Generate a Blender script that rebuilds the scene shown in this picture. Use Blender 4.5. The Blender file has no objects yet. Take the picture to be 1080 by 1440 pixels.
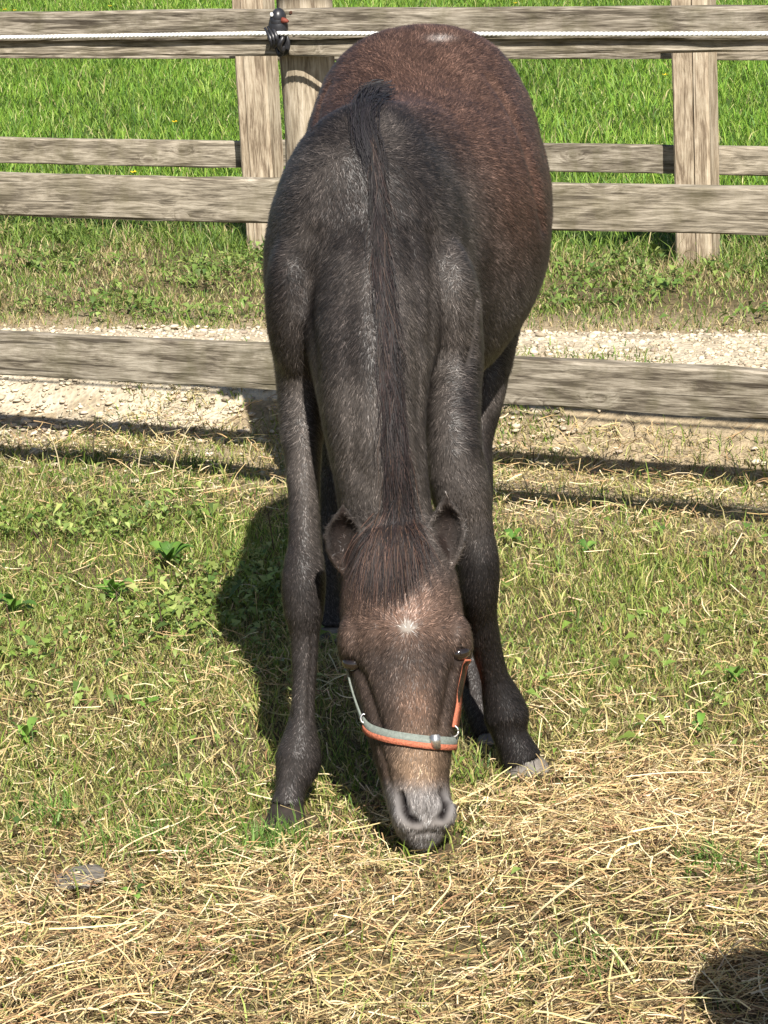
import bpy, bmesh, math, random
import numpy as np
from mathutils import Vector, Matrix
from mathutils.bvhtree import BVHTree

# ------------------------------------------------------------------ camera
S = bpy.context.scene
COL = S.collection
F, CH = 4200.0, 1.84                       # focal length in photo pixels (1080 x 1440), camera height
PITCH, ROLL = math.radians(14.55), math.radians(2.7)
fv = np.array([0, math.cos(PITCH), -math.sin(PITCH)])
r0 = np.array([1.0, 0, 0]); u0 = np.cross(r0, fv)
rv = math.cos(ROLL) * r0 - math.sin(ROLL) * u0
uv = math.cos(ROLL) * u0 + math.sin(ROLL) * r0
C0 = np.array([0, 0, CH])
cam = bpy.data.cameras.new('camera'); camo = bpy.data.objects.new('camera', cam); COL.objects.link(camo)
camo.matrix_world = Matrix(((rv[0], uv[0], -fv[0], 0), (rv[1], uv[1], -fv[1], 0), (rv[2], uv[2], -fv[2], CH), (0, 0, 0, 1)))
cam.sensor_fit = 'VERTICAL'; cam.sensor_height = 36.0; cam.lens = 36.0 * F / 1440.0
cam.clip_start = 0.05; cam.clip_end = 2000
S.camera = camo
S.render.resolution_x, S.render.resolution_y = 768, 1024

# ------------------------------------------------------------------ sky, sun, exposure
SUN_EL, SUN_AZ = math.radians(45.2), math.radians(11.5)      # shadows fall away from the camera and a little left
W = bpy.data.worlds.new('World'); S.world = W; W.use_nodes = True
wn = W.node_tree.nodes; wl = W.node_tree.links
sky = wn.new('ShaderNodeTexSky'); sky.sky_type = 'NISHITA'; sky.sun_disc = False
sky.sun_elevation = SUN_EL
sdir = Vector((math.sin(SUN_AZ) * math.cos(SUN_EL), -math.cos(SUN_AZ) * math.cos(SUN_EL), math.sin(SUN_EL)))
sky.sun_rotation = math.atan2(sdir.x, sdir.y)
wl.new(sky.outputs[0], wn['Background'].inputs[0]); wn['Background'].inputs[1].default_value = 0.05
sun = bpy.data.lights.new('sun', 'SUN'); sun.energy = 5.0; sun.angle = math.radians(0.53); sun.color = (1, 0.945, 0.86)
suno = bpy.data.objects.new('sun', sun); COL.objects.link(suno)
suno.rotation_euler = (-sdir).to_track_quat('-Z', 'Y').to_euler(); suno.location = (2, -6, 8)
S.view_settings.view_transform = 'Standard'; S.view_settings.look = 'None'
S.view_settings.exposure = 1.05; S.view_settings.gamma = 1; S.view_settings.use_curve_mapping = False

# ------------------------------------------------------------------ helpers
rng = np.random.default_rng(7); random.seed(7)

def ray(px, py): return fv * F + rv * (px - 540) - uv * (py - 720)
def P(px, py, y):
    d = ray(px, py); return C0 + d * (y / d[1])
def G(px, py, z=0.0):
    d = ray(px, py); return C0 + d * ((z - CH) / d[2])
def proj(p):                                   # world points -> photo pixels
    v = np.asarray(p, float) - C0; z = v @ fv
    return 540 + F * (v @ rv) / z, 720 - F * (v @ uv) / z
def sstep(a, b, x):
    t = np.clip((np.asarray(x, float) - a) / (b - a), 0, 1); return t * t * (3 - 2 * t)
def vnoise(x, y, seed=0):
    x = np.asarray(x, float); y = np.asarray(y, float)
    xi, yi = np.floor(x), np.floor(y); fx, fy = x - xi, y - yi
    fx = fx * fx * (3 - 2 * fx); fy = fy * fy * (3 - 2 * fy)
    def h(a, b):
        s = np.sin(a * 127.1 + b * 311.7 + seed * 74.7) * 43758.5453; return s - np.floor(s)
    return (h(xi, yi) * (1 - fx) + h(xi + 1, yi) * fx) * (1 - fy) + (h(xi, yi + 1) * (1 - fx) + h(xi + 1, yi + 1) * fx) * fy
def fbm(x, y, seed=0, o=3):
    s, a, t = 0, 1.0, 0
    for k in range(o):
        s = s + a * vnoise(x * 2 ** k, y * 2 ** k, seed + k * 13); t += a; a *= 0.5
    return s / t

def tag(o, label=None, cat=None, group=None, kind=None):
    if label: o['label'] = label
    if cat: o['category'] = cat
    if group: o['group'] = group
    if kind: o['kind'] = kind
    return o
def empty(name, loc, label, cat, group=None):
    o = bpy.data.objects.new(name, None); COL.objects.link(o); o.location = loc; o.empty_display_size = 0.05
    return tag(o, label, cat, group)
def link(name, me, mat, parent=None, smooth=True):
    o = bpy.data.objects.new(name, me); COL.objects.link(o)
    if mat is not None: me.materials.append(mat)
    if smooth: me.shade_smooth()
    if parent is not None:
        o.parent = parent; o.matrix_parent_inverse = Matrix.Translation(-Vector(parent.location))
    return o
def fastmesh(name, V, quads=None, tris=None, col=None):
    V = np.ascontiguousarray(V, np.float32)
    q = np.zeros((0, 4), np.int32) if quads is None else np.asarray(quads, np.int32)
    t = np.zeros((0, 3), np.int32) if tris is None else np.asarray(tris, np.int32)
    me = bpy.data.meshes.new(name)
    me.vertices.add(len(V)); me.vertices.foreach_set('co', V.ravel())
    me.loops.add(q.size + t.size); me.loops.foreach_set('vertex_index', np.concatenate([q.ravel(), t.ravel()]))
    me.polygons.add(len(q) + len(t))
    st = np.concatenate([np.arange(len(q)) * 4, q.size + np.arange(len(t)) * 3]).astype(np.int32)
    me.polygons.foreach_set('loop_start', st)
    me.update(calc_edges=True)
    if col is not None:
        a = me.color_attributes.new('Col', 'FLOAT_COLOR', 'POINT')
        c = np.ones((len(V), 4), np.float32); c[:, :3] = np.clip(col, 0, 1); a.data.foreach_set('color', c.ravel())
    return me

# ------------------------------------------------------------------ materials
def newmat(name, rough=0.7, spec=0.3):
    m = bpy.data.materials.new(name); m.use_nodes = True
    b = m.node_tree.nodes['Principled BSDF']; b.inputs['Roughness'].default_value = rough
    b.inputs['Specular IOR Level'].default_value = spec
    return m, m.node_tree.nodes, m.node_tree.links, b
def attr_mat(name, rough=0.65, spec=0.25, trans=0.0, sheen=0.0):
    m, n, l, b = newmat(name, rough, spec)
    a = n.new('ShaderNodeAttribute'); a.attribute_name = 'Col'
    l.new(a.outputs['Color'], b.inputs['Base Color'])
    if sheen: b.inputs['Sheen Weight'].default_value = sheen; b.inputs['Sheen Roughness'].default_value = 0.4
    if trans:
        t = n.new('ShaderNodeBsdfTranslucent'); l.new(a.outputs['Color'], t.inputs['Color'])
        x = n.new('ShaderNodeMixShader'); x.inputs[0].default_value = trans
        l.new(b.outputs[0], x.inputs[1]); l.new(t.outputs[0], x.inputs[2]); l.new(x.outputs[0], n['Material Output'].inputs[0])
    return m
def plain_mat(name, c, rough=0.6, spec=0.3, var=0.25, scale=60, bump=0.0):
    m, n, l, b = newmat(name, rough, spec)
    t = n.new('ShaderNodeTexNoise'); t.inputs['Scale'].default_value = scale; t.inputs['Detail'].default_value = 4
    tc = n.new('ShaderNodeTexCoord'); l.new(tc.outputs['Object'], t.inputs['Vector'])
    r = n.new('ShaderNodeValToRGB'); r.color_ramp.elements[0].position = 0.3; r.color_ramp.elements[1].position = 0.7
    r.color_ramp.elements[0].color = (*[x * (1 - var) for x in c], 1); r.color_ramp.elements[1].color = (*[min(1, x * (1 + var)) for x in c], 1)
    l.new(t.outputs['Fac'], r.inputs[0]); l.new(r.outputs[0], b.inputs['Base Color'])
    if bump:
        bp = n.new('ShaderNodeBump'); bp.inputs['Strength'].default_value = bump; bp.inputs['Distance'].default_value = 0.004
        l.new(t.outputs['Fac'], bp.inputs['Height']); l.new(bp.outputs[0], b.inputs['Normal'])
    return m
def wood_mat(name, lo, mid, hi, stain, axis='X', stain_amt=0.5, knots=0.8):
    """weathered sawn softwood: long grain, knots that bend it, algae stains"""
    m, n, l, b = newmat(name, 0.85, 0.15)
    tc = n.new('ShaderNodeTexCoord'); oi = n.new('ShaderNodeObjectInfo')
    off = n.new('ShaderNodeVectorMath'); off.operation = 'MULTIPLY_ADD'
    off.inputs[1].default_value = (7.3, 3.1, 5.7)
    cx = n.new('ShaderNodeCombineXYZ')
    for i in range(3): l.new(oi.outputs['Random'], cx.inputs[i])
    l.new(cx.outputs[0], off.inputs[0]); l.new(tc.outputs['Object'], off.inputs[2])
    def mapped(sc):
        q = n.new('ShaderNodeMapping'); q.inputs['Scale'].default_value = sc if axis == 'X' else (sc[1], sc[2], sc[0])
        l.new(off.outputs[0], q.inputs[0]); return q
    # knots
    km = mapped((4.2, 1.0, 8.0)); vo = n.new('ShaderNodeTexVoronoi'); vo.inputs['Scale'].default_value = 1.0; vo.inputs['Randomness'].default_value = 1.0
    l.new(km.outputs[0], vo.inputs['Vector'])
    kd = n.new('ShaderNodeMapRange'); kd.inputs['From Min'].default_value = 0.05; kd.inputs['From Max'].default_value = 0.30
    kd.inputs['To Min'].default_value = 1; kd.inputs['To Max'].default_value = 0; kd.interpolation_type = 'SMOOTHSTEP'
    l.new(vo.outputs['Distance'], kd.inputs['Value'])
    # grain
    gm = mapped((6.0, 34, 48)); add = n.new('ShaderNodeVectorMath'); add.operation = 'MULTIPLY_ADD'
    add.inputs[1].default_value = (.5, 1.4, 1.4); cb = n.new('ShaderNodeCombineXYZ')
    for i in range(3): l.new(kd.outputs[0], cb.inputs[i])
    l.new(cb.outputs[0], add.inputs[0]); l.new(gm.outputs[0], add.inputs[2])
    g = n.new('ShaderNodeTexNoise'); g.inputs['Scale'].default_value = 1.0; g.inputs['Detail'].default_value = 7; g.inputs['Roughness'].default_value = 0.68; g.inputs['Distortion'].default_value = 0.7
    l.new(add.outputs[0], g.inputs['Vector'])
    fm = mapped((18, 240, 280)); f = n.new('ShaderNodeTexNoise'); f.inputs['Scale'].default_value = 1; f.inputs['Detail'].default_value = 3
    l.new(fm.outputs[0], f.inputs['Vector'])
    mixf = n.new('ShaderNodeMath'); mixf.operation = 'MULTIPLY_ADD'; mixf.inputs[1].default_value = 0.5
    l.new(f.outputs['Fac'], mixf.inputs[0]); 
    sub = n.new('ShaderNodeMath'); sub.operation = 'SUBTRACT'; sub.inputs[1].default_value = 0.25
    l.new(g.outputs['Fac'], sub.inputs[0]); l.new(sub.outputs[0], mixf.inputs[2])
    r = n.new('ShaderNodeValToRGB'); e = r.color_ramp.elements
    e[0].position = 0.36; e[0].color = (*lo, 1); e[1].position = 0.66; e[1].color = (*hi, 1)
    k = e.new(0.50); k.color = (*mid, 1)
    l.new(mixf.outputs[0], r.inputs[0])
    # stains
    sm = mapped((9.0, 3.0, 5.0)); st = n.new('ShaderNodeTexNoise'); st.inputs['Scale'].default_value = 1.3; st.inputs['Detail'].default_value = 6; st.inputs['Roughness'].default_value = 0.65
    l.new(sm.outputs[0], st.inputs['Vector'])
    sr = n.new('ShaderNodeMapRange'); sr.inputs['From Min'].default_value = 0.47; sr.inputs['From Max'].default_value = 0.68; sr.inputs['To Max'].default_value = stain_amt
    l.new(st.outputs['Fac'], sr.inputs['Value'])
    mx = n.new('ShaderNodeMix'); mx.data_type = 'RGBA'; mx.inputs['B'].default_value = (*stain, 1)
    l.new(sr.outputs[0], mx.inputs['Factor']); l.new(r.outputs[0], mx.inputs['A'])
    kf = n.new('ShaderNodeMapRange'); kf.inputs['From Min'].default_value = 0.02; kf.inputs['From Max'].default_value = 0.15; kf.inputs['To Min'].default_value = knots; kf.inputs['To Max'].default_value = 0
    gate = n.new('ShaderNodeSeparateColor'); l.new(vo.outputs['Color'], gate.inputs[0])
    gt = n.new('ShaderNodeMath'); gt.operation = 'LESS_THAN'; gt.inputs[1].default_value = .55; l.new(gate.outputs[0], gt.inputs[0])
    gd = n.new('ShaderNodeMath'); gd.operation = 'ADD'; l.new(gt.outputs[0], gd.inputs[0]); l.new(vo.outputs['Distance'], gd.inputs[1])
    l.new(gd.outputs[0], kf.inputs['Value']); l.new(gd.outputs[0], kd.inputs['Value'])
    mk = n.new('ShaderNodeMix'); mk.data_type = 'RGBA'; mk.inputs['B'].default_value = (lo[0] * 0.55, lo[1] * 0.45, lo[2] * 0.38, 1)
    l.new(kf.outputs[0], mk.inputs['Factor']); l.new(mx.outputs['Result'], mk.inputs['A'])
    cm_ = mapped((1.6, 70, 75)); cn = n.new('ShaderNodeTexNoise'); cn.inputs['Scale'].default_value = 1; cn.inputs['Detail'].default_value = 2; cn.inputs['Distortion'].default_value = .4
    l.new(cm_.outputs[0], cn.inputs['Vector']); cr_ = n.new('ShaderNodeMapRange'); cr_.inputs['From Min'].default_value = .64; cr_.inputs['From Max'].default_value = .70; cr_.inputs['To Max'].default_value = .75
    l.new(cn.outputs['Fac'], cr_.inputs['Value']); mc_ = n.new('ShaderNodeMix'); mc_.data_type = 'RGBA'; mc_.inputs['B'].default_value = (lo[0] * .35, lo[1] * .32, lo[2] * .3, 1)
    l.new(cr_.outputs[0], mc_.inputs['Factor']); l.new(mk.outputs['Result'], mc_.inputs['A']); l.new(mc_.outputs['Result'], b.inputs['Base Color'])
    bp = n.new('ShaderNodeBump'); bp.inputs['Strength'].default_value = 0.55; bp.inputs['Distance'].default_value = 0.004
    l.new(mixf.outputs[0], bp.inputs['Height']); l.new(bp.outputs[0], b.inputs['Normal'])
    return m

M_rail = wood_mat('weathered_rail_wood', (.075, .062, .046), (.20, .172, .132), (.35, .31, .25), (.10, .09, .05), 'X', .6)
M_rail_pale = wood_mat('weathered_pale_rail_wood', (.10, .084, .062), (.24, .207, .158), (.40, .352, .28), (.115, .10, .055), 'X', .5)
M_post = wood_mat('weathered_post_wood', (.19, .135, .085), (.37, .29, .20), (.52, .43, .32), (.17, .14, .085), 'Z', .4)
M_blade = attr_mat('grass_blade', 0.55, 0.35, 0.30)
M_leaf = attr_mat('weed_leaf', 0.5, 0.4, 0.25)
M_hay = attr_mat('dry_hay', 0.6, 0.3, 0.18)
M_stone = attr_mat('gravel_stone', 0.9, 0.15)
M_soil = attr_mat('soil', 0.95, 0.1)

# ------------------------------------------------------------------ layout lines taken from the photograph
FA = G(100, 689); FB = G(980, 770)                 # near fence foot line
fd = (FB - FA) / np.linalg.norm(FB - FA); fn = np.array([-fd[1], fd[0], 0.0])     # along, away
FA2 = G(367, 353); FB2 = G(975, 373)               # far fence foot line (post fronts)
fd2 = (FB2 - FA2) / np.linalg.norm(FB2 - FA2); fn2 = np.array([-fd2[1], fd2[0], 0.0])
def vnear(x, y): return (x - FA[0]) * fn[0] + (y - FA[1]) * fn[1]     # metres behind the near fence
def vfar(x, y): return (x - FA2[0]) * fn2[0] + (y - FA2[1]) * fn2[1]
PA, PB = G(100, 464), G(1000, 470)                 # back edge of the gravel
pd = (PB - PA) / np.linalg.norm(PB - PA); pn = np.array([-pd[1], pd[0], 0.0])
def vpath(x, y): return (x - PA[0]) * pn[0] + (y - PA[1]) * pn[1]     # <0 on the path side
MUZ = np.array([0.05, 4.70])

def hay_amount(x, y):
    """0..1 how thick the hay lies"""
    edge = 4.86 + 0.24 * sstep(0.05, 0.35, x) + 0.32 * (fbm(x * 3.2, y * 3.2, 3) - 0.5) * 1.6
    a = (1 - sstep(edge - 0.22, edge + 0.26, y)) * (1 - .55 * np.exp(-((x + .62) / .25) ** 2 - ((y - 4.75) / .12) ** 2))
    return a
def gz(x, y):
    x = np.asarray(x, float); y = np.asarray(y, float)
    b = 0.020 * (fbm(x * 3.1, y * 3.1, 21) - 0.5) + 0.012 * (fbm(x * 9, y * 9, 5) - 0.5)
    inp = np.exp(-((vnear(x, y) - 1.3) / 0.8) ** 2)
    b = b * (1 - 0.5 * inp)
    near = 1 - sstep(5.6, 6.4, y)
    mound = 0.045 * np.exp(-((x - 0.34) / 0.33) ** 2 - ((y - 4.62) / 0.28) ** 2) + 0.03 * np.exp(-((x + 0.1) / 0.25) ** 2 - ((y - 4.35) / 0.16) ** 2)
    mound = mound + 0.03 * np.exp(-((x + 0.45) / 0.3) ** 2 - ((y - 4.2) / 0.2) ** 2)
    dent = -0.03 * np.exp(-((x + 0.01) / 0.09) ** 2 - ((y - 4.80) / 0.10) ** 2)
    track = 0.14 * sstep(.58, .90, vnear(x, y)) * (1 - sstep(-.75, -.25, vpath(x, y)))
    return b + track + (mound + dent) * near + 0.05 * sstep(0.15, 1.2, vfar(x, y))

# ------------------------------------------------------------------ ground
def mix(a, b, t): return a + (b - a) * np.asarray(t)[..., None]
gx = np.concatenate([[-400, -60, -14], np.linspace(-4, 4, 161), [14, 60, 400]])
gy = np.concatenate([[-60, -5, 1.5], np.linspace(3, 12.5, 191), [14, 17, 22, 30, 60, 200, 900]])
X, Y = np.meshgrid(gx, gy); Z = gz(X, Y)
Z[(np.abs(X) > 5)] = gz(np.array(0.0), np.array(30.0)) * 0 ; Z[Y > 12.6] = 0.05
V = np.stack([X.ravel(), Y.ravel(), Z.ravel()], 1)
nx, ny = len(gx), len(gy)
ii = (np.arange(ny - 1)[:, None] * nx + np.arange(nx - 1)[None]).ravel()
soil = np.array([.075, .055, .034]); thatch = np.array([.17, .135, .07]); mud = np.array([.34, .27, .175]); green = np.array([.05, .085, .02])
vn = vnear(V[:, 0], V[:, 1]); nz = fbm(V[:, 0] * 4, V[:, 1] * 4, 9)
c = mix(np.tile(thatch, (len(V), 1)), np.tile(soil, (len(V), 1)), nz)
c = mix(c, np.tile(mud, (len(V), 1)), sstep(-.1, .4, vn) * (1 - sstep(.0, .5, vpath(V[:, 0], V[:, 1]))))
c = mix(c, np.tile(green, (len(V), 1)), sstep(-.2, .3, vfar(V[:, 0], V[:, 1])))
go = link('ground', fastmesh('ground', V, np.stack([ii, ii + 1, ii + 1 + nx, ii + nx], 1), None, c), M_soil)
n_ = M_soil.node_tree; at = n_.nodes['Attribute']; bs = n_.nodes['Principled BSDF']
tn = n_.nodes.new('ShaderNodeTexNoise'); tn.inputs['Scale'].default_value = 38; tn.inputs['Detail'].default_value = 8; tn.inputs['Roughness'].default_value = 0.7
tcn = n_.nodes.new('ShaderNodeTexCoord'); n_.links.new(tcn.outputs['Object'], tn.inputs['Vector'])
rp = n_.nodes.new('ShaderNodeMapRange'); rp.inputs['From Min'].default_value = .3; rp.inputs['From Max'].default_value = .7; rp.inputs['To Min'].default_value = .45; rp.inputs['To Max'].default_value = 1.5
n_.links.new(tn.outputs['Fac'], rp.inputs['Value'])
vm = n_.nodes.new('ShaderNodeVectorMath'); vm.operation = 'SCALE'; n_.links.new(at.outputs['Color'], vm.inputs[0]); n_.links.new(rp.outputs[0], vm.inputs['Scale'])
n_.links.new(vm.outputs[0], bs.inputs['Base Color'])
bpn = n_.nodes.new('ShaderNodeBump'); bpn.inputs['Strength'].default_value = .8; bpn.inputs['Distance'].default_value = .02
n_.links.new(tn.outputs['Fac'], bpn.inputs['Height']); n_.links.new(bpn.outputs[0], bs.inputs['Normal'])
tag(go, kind='structure')

# gravel path sheet, its edges frayed
M_path, pnod, plnk, pb = newmat('pale_gravel_bed', .95, .1)
tcp = pnod.new('ShaderNodeTexCoord'); vp = pnod.new('ShaderNodeTexVoronoi'); vp.inputs['Scale'].default_value = 70
npx = pnod.new('ShaderNodeTexNoise'); npx.inputs['Scale'].default_value = 9; npx.inputs['Detail'].default_value = 6
plnk.new(tcp.outputs['Object'], vp.inputs['Vector']); plnk.new(tcp.outputs['Object'], npx.inputs['Vector'])
rr = pnod.new('ShaderNodeValToRGB'); rr.color_ramp.elements[0].color = (.33, .27, .185, 1); rr.color_ramp.elements[1].color = (.52, .455, .345, 1)
rr.color_ramp.elements[0].position = .3; rr.color_ramp.elements[1].position = .62
plnk.new(npx.outputs['Fac'], rr.inputs[0])
hs = pnod.new('ShaderNodeMix'); hs.data_type = 'RGBA'; hs.blend_type = 'MULTIPLY'; hs.inputs['Factor'].default_value = .25
plnk.new(rr.outputs[0], hs.inputs['A']); plnk.new(vp.outputs['Distance'], hs.inputs['B']); plnk.new(hs.outputs['Result'], pb.inputs['Base Color'])
bpp = pnod.new('ShaderNodeBump'); bpp.inputs['Strength'].default_value = .7; bpp.inputs['Distance'].default_value = .008
plnk.new(vp.outputs['Distance'], bpp.inputs['Height']); plnk.new(bpp.outputs[0], pb.inputs['Normal'])
xs = np.linspace(-4, 4, 240); ts = np.linspace(0, 1, 26); vv = []
for x in xs:
    s0 = (x - PA[0]) / pd[0]
    back = 0.05 * (fbm(x * 6, 1.0, 31) - .5) * 2 - 0.02
    front = -1.75 + 0.30 * (fbm(x * 3, 5.0, 32) - .5) * 2
    for t in ts:
        q = PA + pd * s0 + pn * (front + (back - front) * t); vv.append((q[0], q[1], float(gz(q[0], q[1])) + 0.006 - .05 * (max(0, .22 - t) + max(0, t - .97)) * 2 - .010 * float(fbm(q[0] * 9, q[1] * 9, 35)) * (1 - min(1, t * 2.2))))
k = len(ts); ii = (np.arange(len(xs) - 1)[:, None] * k + np.arange(k - 1)[None]).ravel()
po = link('gravel_path', fastmesh('gravel_path', np.array(vv), np.stack([ii, ii + k, ii + k + 1, ii + 1], 1)), M_path); tag(po, kind='structure')

# gravel stones
ico = bmesh.new(); bmesh.ops.create_icosphere(ico, subdivisions=1, radius=1.0)
icv = np.array([v.co[:] for v in ico.verts]); icf = np.array([[v.index for v in f.verts] for f in ico.faces]); ico.free()
N = 21000
u = rng.uniform(-2.3, 2.3, N * 3); w = -2.05 + 2.10 * rng.uniform(0, 1, N * 3)
q = PA[None] + pd[None] * ((u - PA[0]) / pd[0])[:, None] + pn[None] * w[:, None]
dens = (sstep(-2.0, -1.25, w) * 0.9 + .10) * sstep(.25, .6, fbm(q[:, 0] * 5, q[:, 1] * 5, 4) + .45 * sstep(-1.5, -1.0, w)) * (1 - sstep(-.03, .05, w))
keep = rng.uniform(0, 1, N * 3) < dens; q = q[keep][:N]; w = w[keep][:N]; N = len(q)
r = np.clip(rng.lognormal(-5.25, .45, N), .0025, .017)
sv = icv[None] * (1 + rng.uniform(-.38, .38, (N, len(icv), 1))) * (r[:, None] * np.array([1.0, 1.0, .5])[None] * rng.uniform(.7, 1.3, (N, 3)))[:, None]
a = rng.uniform(0, 6.28, N); ca, sa = np.cos(a)[:, None], np.sin(a)[:, None]
sv = np.stack([sv[..., 0] * ca - sv[..., 1] * sa, sv[..., 0] * sa + sv[..., 1] * ca, sv[..., 2]], -1)
sv += np.stack([q[:, 0], q[:, 1], gz(q[:, 0], q[:, 1]) + .006 + r * .15], 1)[:, None]
sc = np.array([.50, .425, .315])[None] * rng.uniform(.5, 1.25, (N, 1)) * (1 + rng.uniform(-.03, .03, (N, 3)))
so = link('gravel', fastmesh('gravel', sv.reshape(-1, 3), None, (icf[None] + (np.arange(N) * len(icv))[:, None, None]).reshape(-1, 3), np.repeat(sc, len(icv), 0)), M_stone, smooth=False)
tag(so, 'loose pale cream gravel lying along the path behind the near fence', 'gravel', kind='stuff')

# ------------------------------------------------------------------ blades, leaves, straw
def blades(name, root, h, w, az, lean, ldir, col, mat, tipcol=None):
    n = len(root); side = np.stack([np.cos(az), np.sin(az), 0 * az], 1) * (w / 2)[:, None]
    ld = np.stack([np.cos(ldir), np.sin(ldir), 0 * az], 1); up = np.array([0, 0, 1.0])
    m = root + up * (h * .58 * np.cos(lean * .6))[:, None] + ld * (h * .58 * np.sin(lean * .6))[:, None]
    t = m + up * (h * .42 * np.cos(lean * 1.5))[:, None] + ld * (h * .42 * np.sin(lean * 1.5))[:, None]
    V = np.stack([root - side, root + side, m + side * .8, m - side * .8, t], 1).reshape(-1, 3)
    i = np.arange(n) * 5
    c = np.repeat(col, 5, 0)
    if tipcol is not None: c = c.reshape(n, 5, 3); c[:, 4] = tipcol; c = c.reshape(-1, 3)
    return link(name, fastmesh(name, V, np.stack([i, i + 1, i + 2, i + 3], 1), np.stack([i + 3, i + 2, i + 4], 1), c), mat)
def scatter(n, x0, x1, y0, y1, densf, zf=True):
    x = rng.uniform(x0, x1, n); y = rng.uniform(y0, y1, n)
    k = rng.uniform(0, 1, n) < densf(x, y); x, y = x[k], y[k]
    return np.stack([x, y, gz(x, y) - .003], 1)
def pick(cols, n, wts):
    cols = np.array(cols); i = rng.choice(len(cols), n, p=np.array(wts) / sum(wts)); return cols[i] * rng.uniform(.72, 1.28, (n, 1)) * (1 + rng.uniform(-.07, .07, (n, 3)))

# hoof prints and muzzle keep blades from poking through: (x, y, radius)
FEET = [(-0.197, 4.925, .062), (0.239, 5.144, .05), (0.18, 5.33, .045), (-.13, 6.06, .05)]
def clear(x, y):
    k = np.ones_like(x)
    for (a, b, r) in FEET: k *= ((x - a) ** 2 + (y - b) ** 2 > r * r)
    k *= 1 - np.exp(-((x - MUZ[0]) / .06) ** 2 - ((y - 4.73) / .07) ** 2) * .9
    return k

# paddock turf
def d_pad(x, y):
    v = vnear(x, y); patch = fbm(x * 3.2, y * 3.2, 40)
    d = (.62 + .5 * sstep(.30, .62, patch)) * (1 - .62 * sstep(-.22, .10, v)) * (1 - .80 * hay_amount(x, y)) * clear(x, y)
    return np.clip(d, 0, 1) * (1 - sstep(-.35, -.1, -np.abs(v) - 9 * (v < .9)) * 0)
pr = scatter(300000, -1.7, 1.7, 3.6, 8.0, lambda x, y: d_pad(x, y) * (vnear(x, y) < .75))
n = len(pr); px, py = pr[:, 0], pr[:, 1]
gm = np.clip(sstep(.34, .66, fbm(px * 3.0, py * 3.0, 41)) * .8 - .35 * sstep(.05, .35, px) * (1 - sstep(6.2, 6.6, py)) + .40 * sstep(5.8, 6.4, py) * (1 - sstep(-.4, 0, vnear(px, py))) - .05, 0, 1)
gcol = pick([(.13, .20, .03), (.21, .28, .05), (.06, .115, .022), (.29, .34, .085)], n, [4, 4, 2, 3])
dcol = pick([(.37, .32, .12), (.25, .19, .085), (.50, .43, .21), (.30, .31, .09)], n, [3, 2, 3, 3])
isg = rng.uniform(0, 1, n) < (.16 + .52 * gm)
bc = np.where(isg[:, None], gcol, dcol)
h = rng.gamma(6, .0062, n) * (.75 + .5 * fbm(px * 5, py * 5, 44)) * np.where(isg, 1.0, .95)
pt = blades('paddock_grass', pr, h, rng.uniform(.0016, .0036, n), rng.uniform(0, 6.28, n), np.where(isg, rng.uniform(.25, 1.1, n), rng.uniform(.5, 1.5, n)), rng.uniform(0, 6.28, n), bc, M_blade)
tag(pt, 'short mixed green and sun-dried turf in the paddock under the foal', 'grass', kind='stuff')

# small round and toothed weed leaves in the turf
def d_leaf(x, y):
    v = vnear(x, y)
    z = sstep(5.9, 6.5, y - .55 * sstep(.1, .5, x)) * (1 - sstep(-.28, -.05, v)) * .75 + .09
    clump = np.exp(-((x + .46) / .16) ** 2 - ((y - 6.18) / .16) ** 2) + .6 * np.exp(-((x + .78) / .14) ** 2 - ((y - 5.98) / .14) ** 2)
    return np.clip(z * sstep(.38, .6, fbm(x * 3.4, y * 3.4, 60)) + clump, 0, 1) * (1 - .93 * hay_amount(x, y)) * (v < .1) * clear(x, y)
def leaves(name, root, L, Wd, az, tilt, col, lift):
    n = len(root); d = np.stack([np.cos(az) * np.cos(tilt), np.sin(az) * np.cos(tilt), np.sin(tilt)], 1)
    s = np.stack([-np.sin(az), np.cos(az), rng.uniform(-.35, .35, n)], 1)
    b = root + np.array([0, 0, 1.0]) * lift[:, None]
    m = b + d * (L * .5)[:, None]; t = b + d * L[:, None] - np.array([0, 0, 1.0]) * (L * .22)[:, None]
    up = np.array([0, 0, 1.0]) * (Wd * .22)[:, None]
    V = np.stack([b, m + s * (Wd / 2)[:, None] + up, t, m - s * (Wd / 2)[:, None] + up, m], 1).reshape(-1, 3)
    i = np.arange(n) * 5
    T = np.concatenate([np.stack([i, i + 4, i + 1], 1), np.stack([i + 1, i + 4, i + 2], 1), np.stack([i + 2, i + 4, i + 3], 1), np.stack([i + 3, i + 4, i], 1)])
    return link(name, fastmesh(name, V, None, T, np.repeat(col, 5, 0)), M_leaf, smooth=False)
lr = scatter(60000, -1.9, 1.9, 4.2, 7.6, d_leaf); n = len(lr)
lo_ = leaves('weed_leaves', lr, rng.gamma(7, .0036, n), rng.gamma(7, .0019, n), rng.uniform(0, 6.28, n), rng.uniform(-.2, 1.0, n),
             pick([(.145, .21, .04), (.21, .28, .07), (.08, .135, .03), (.29, .33, .11)], n, [4, 4, 2, 2]), rng.uniform(.008, .05, n))
tag(lo_, 'small broad weed leaves spread through the paddock turf', 'weeds', kind='stuff')

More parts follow.
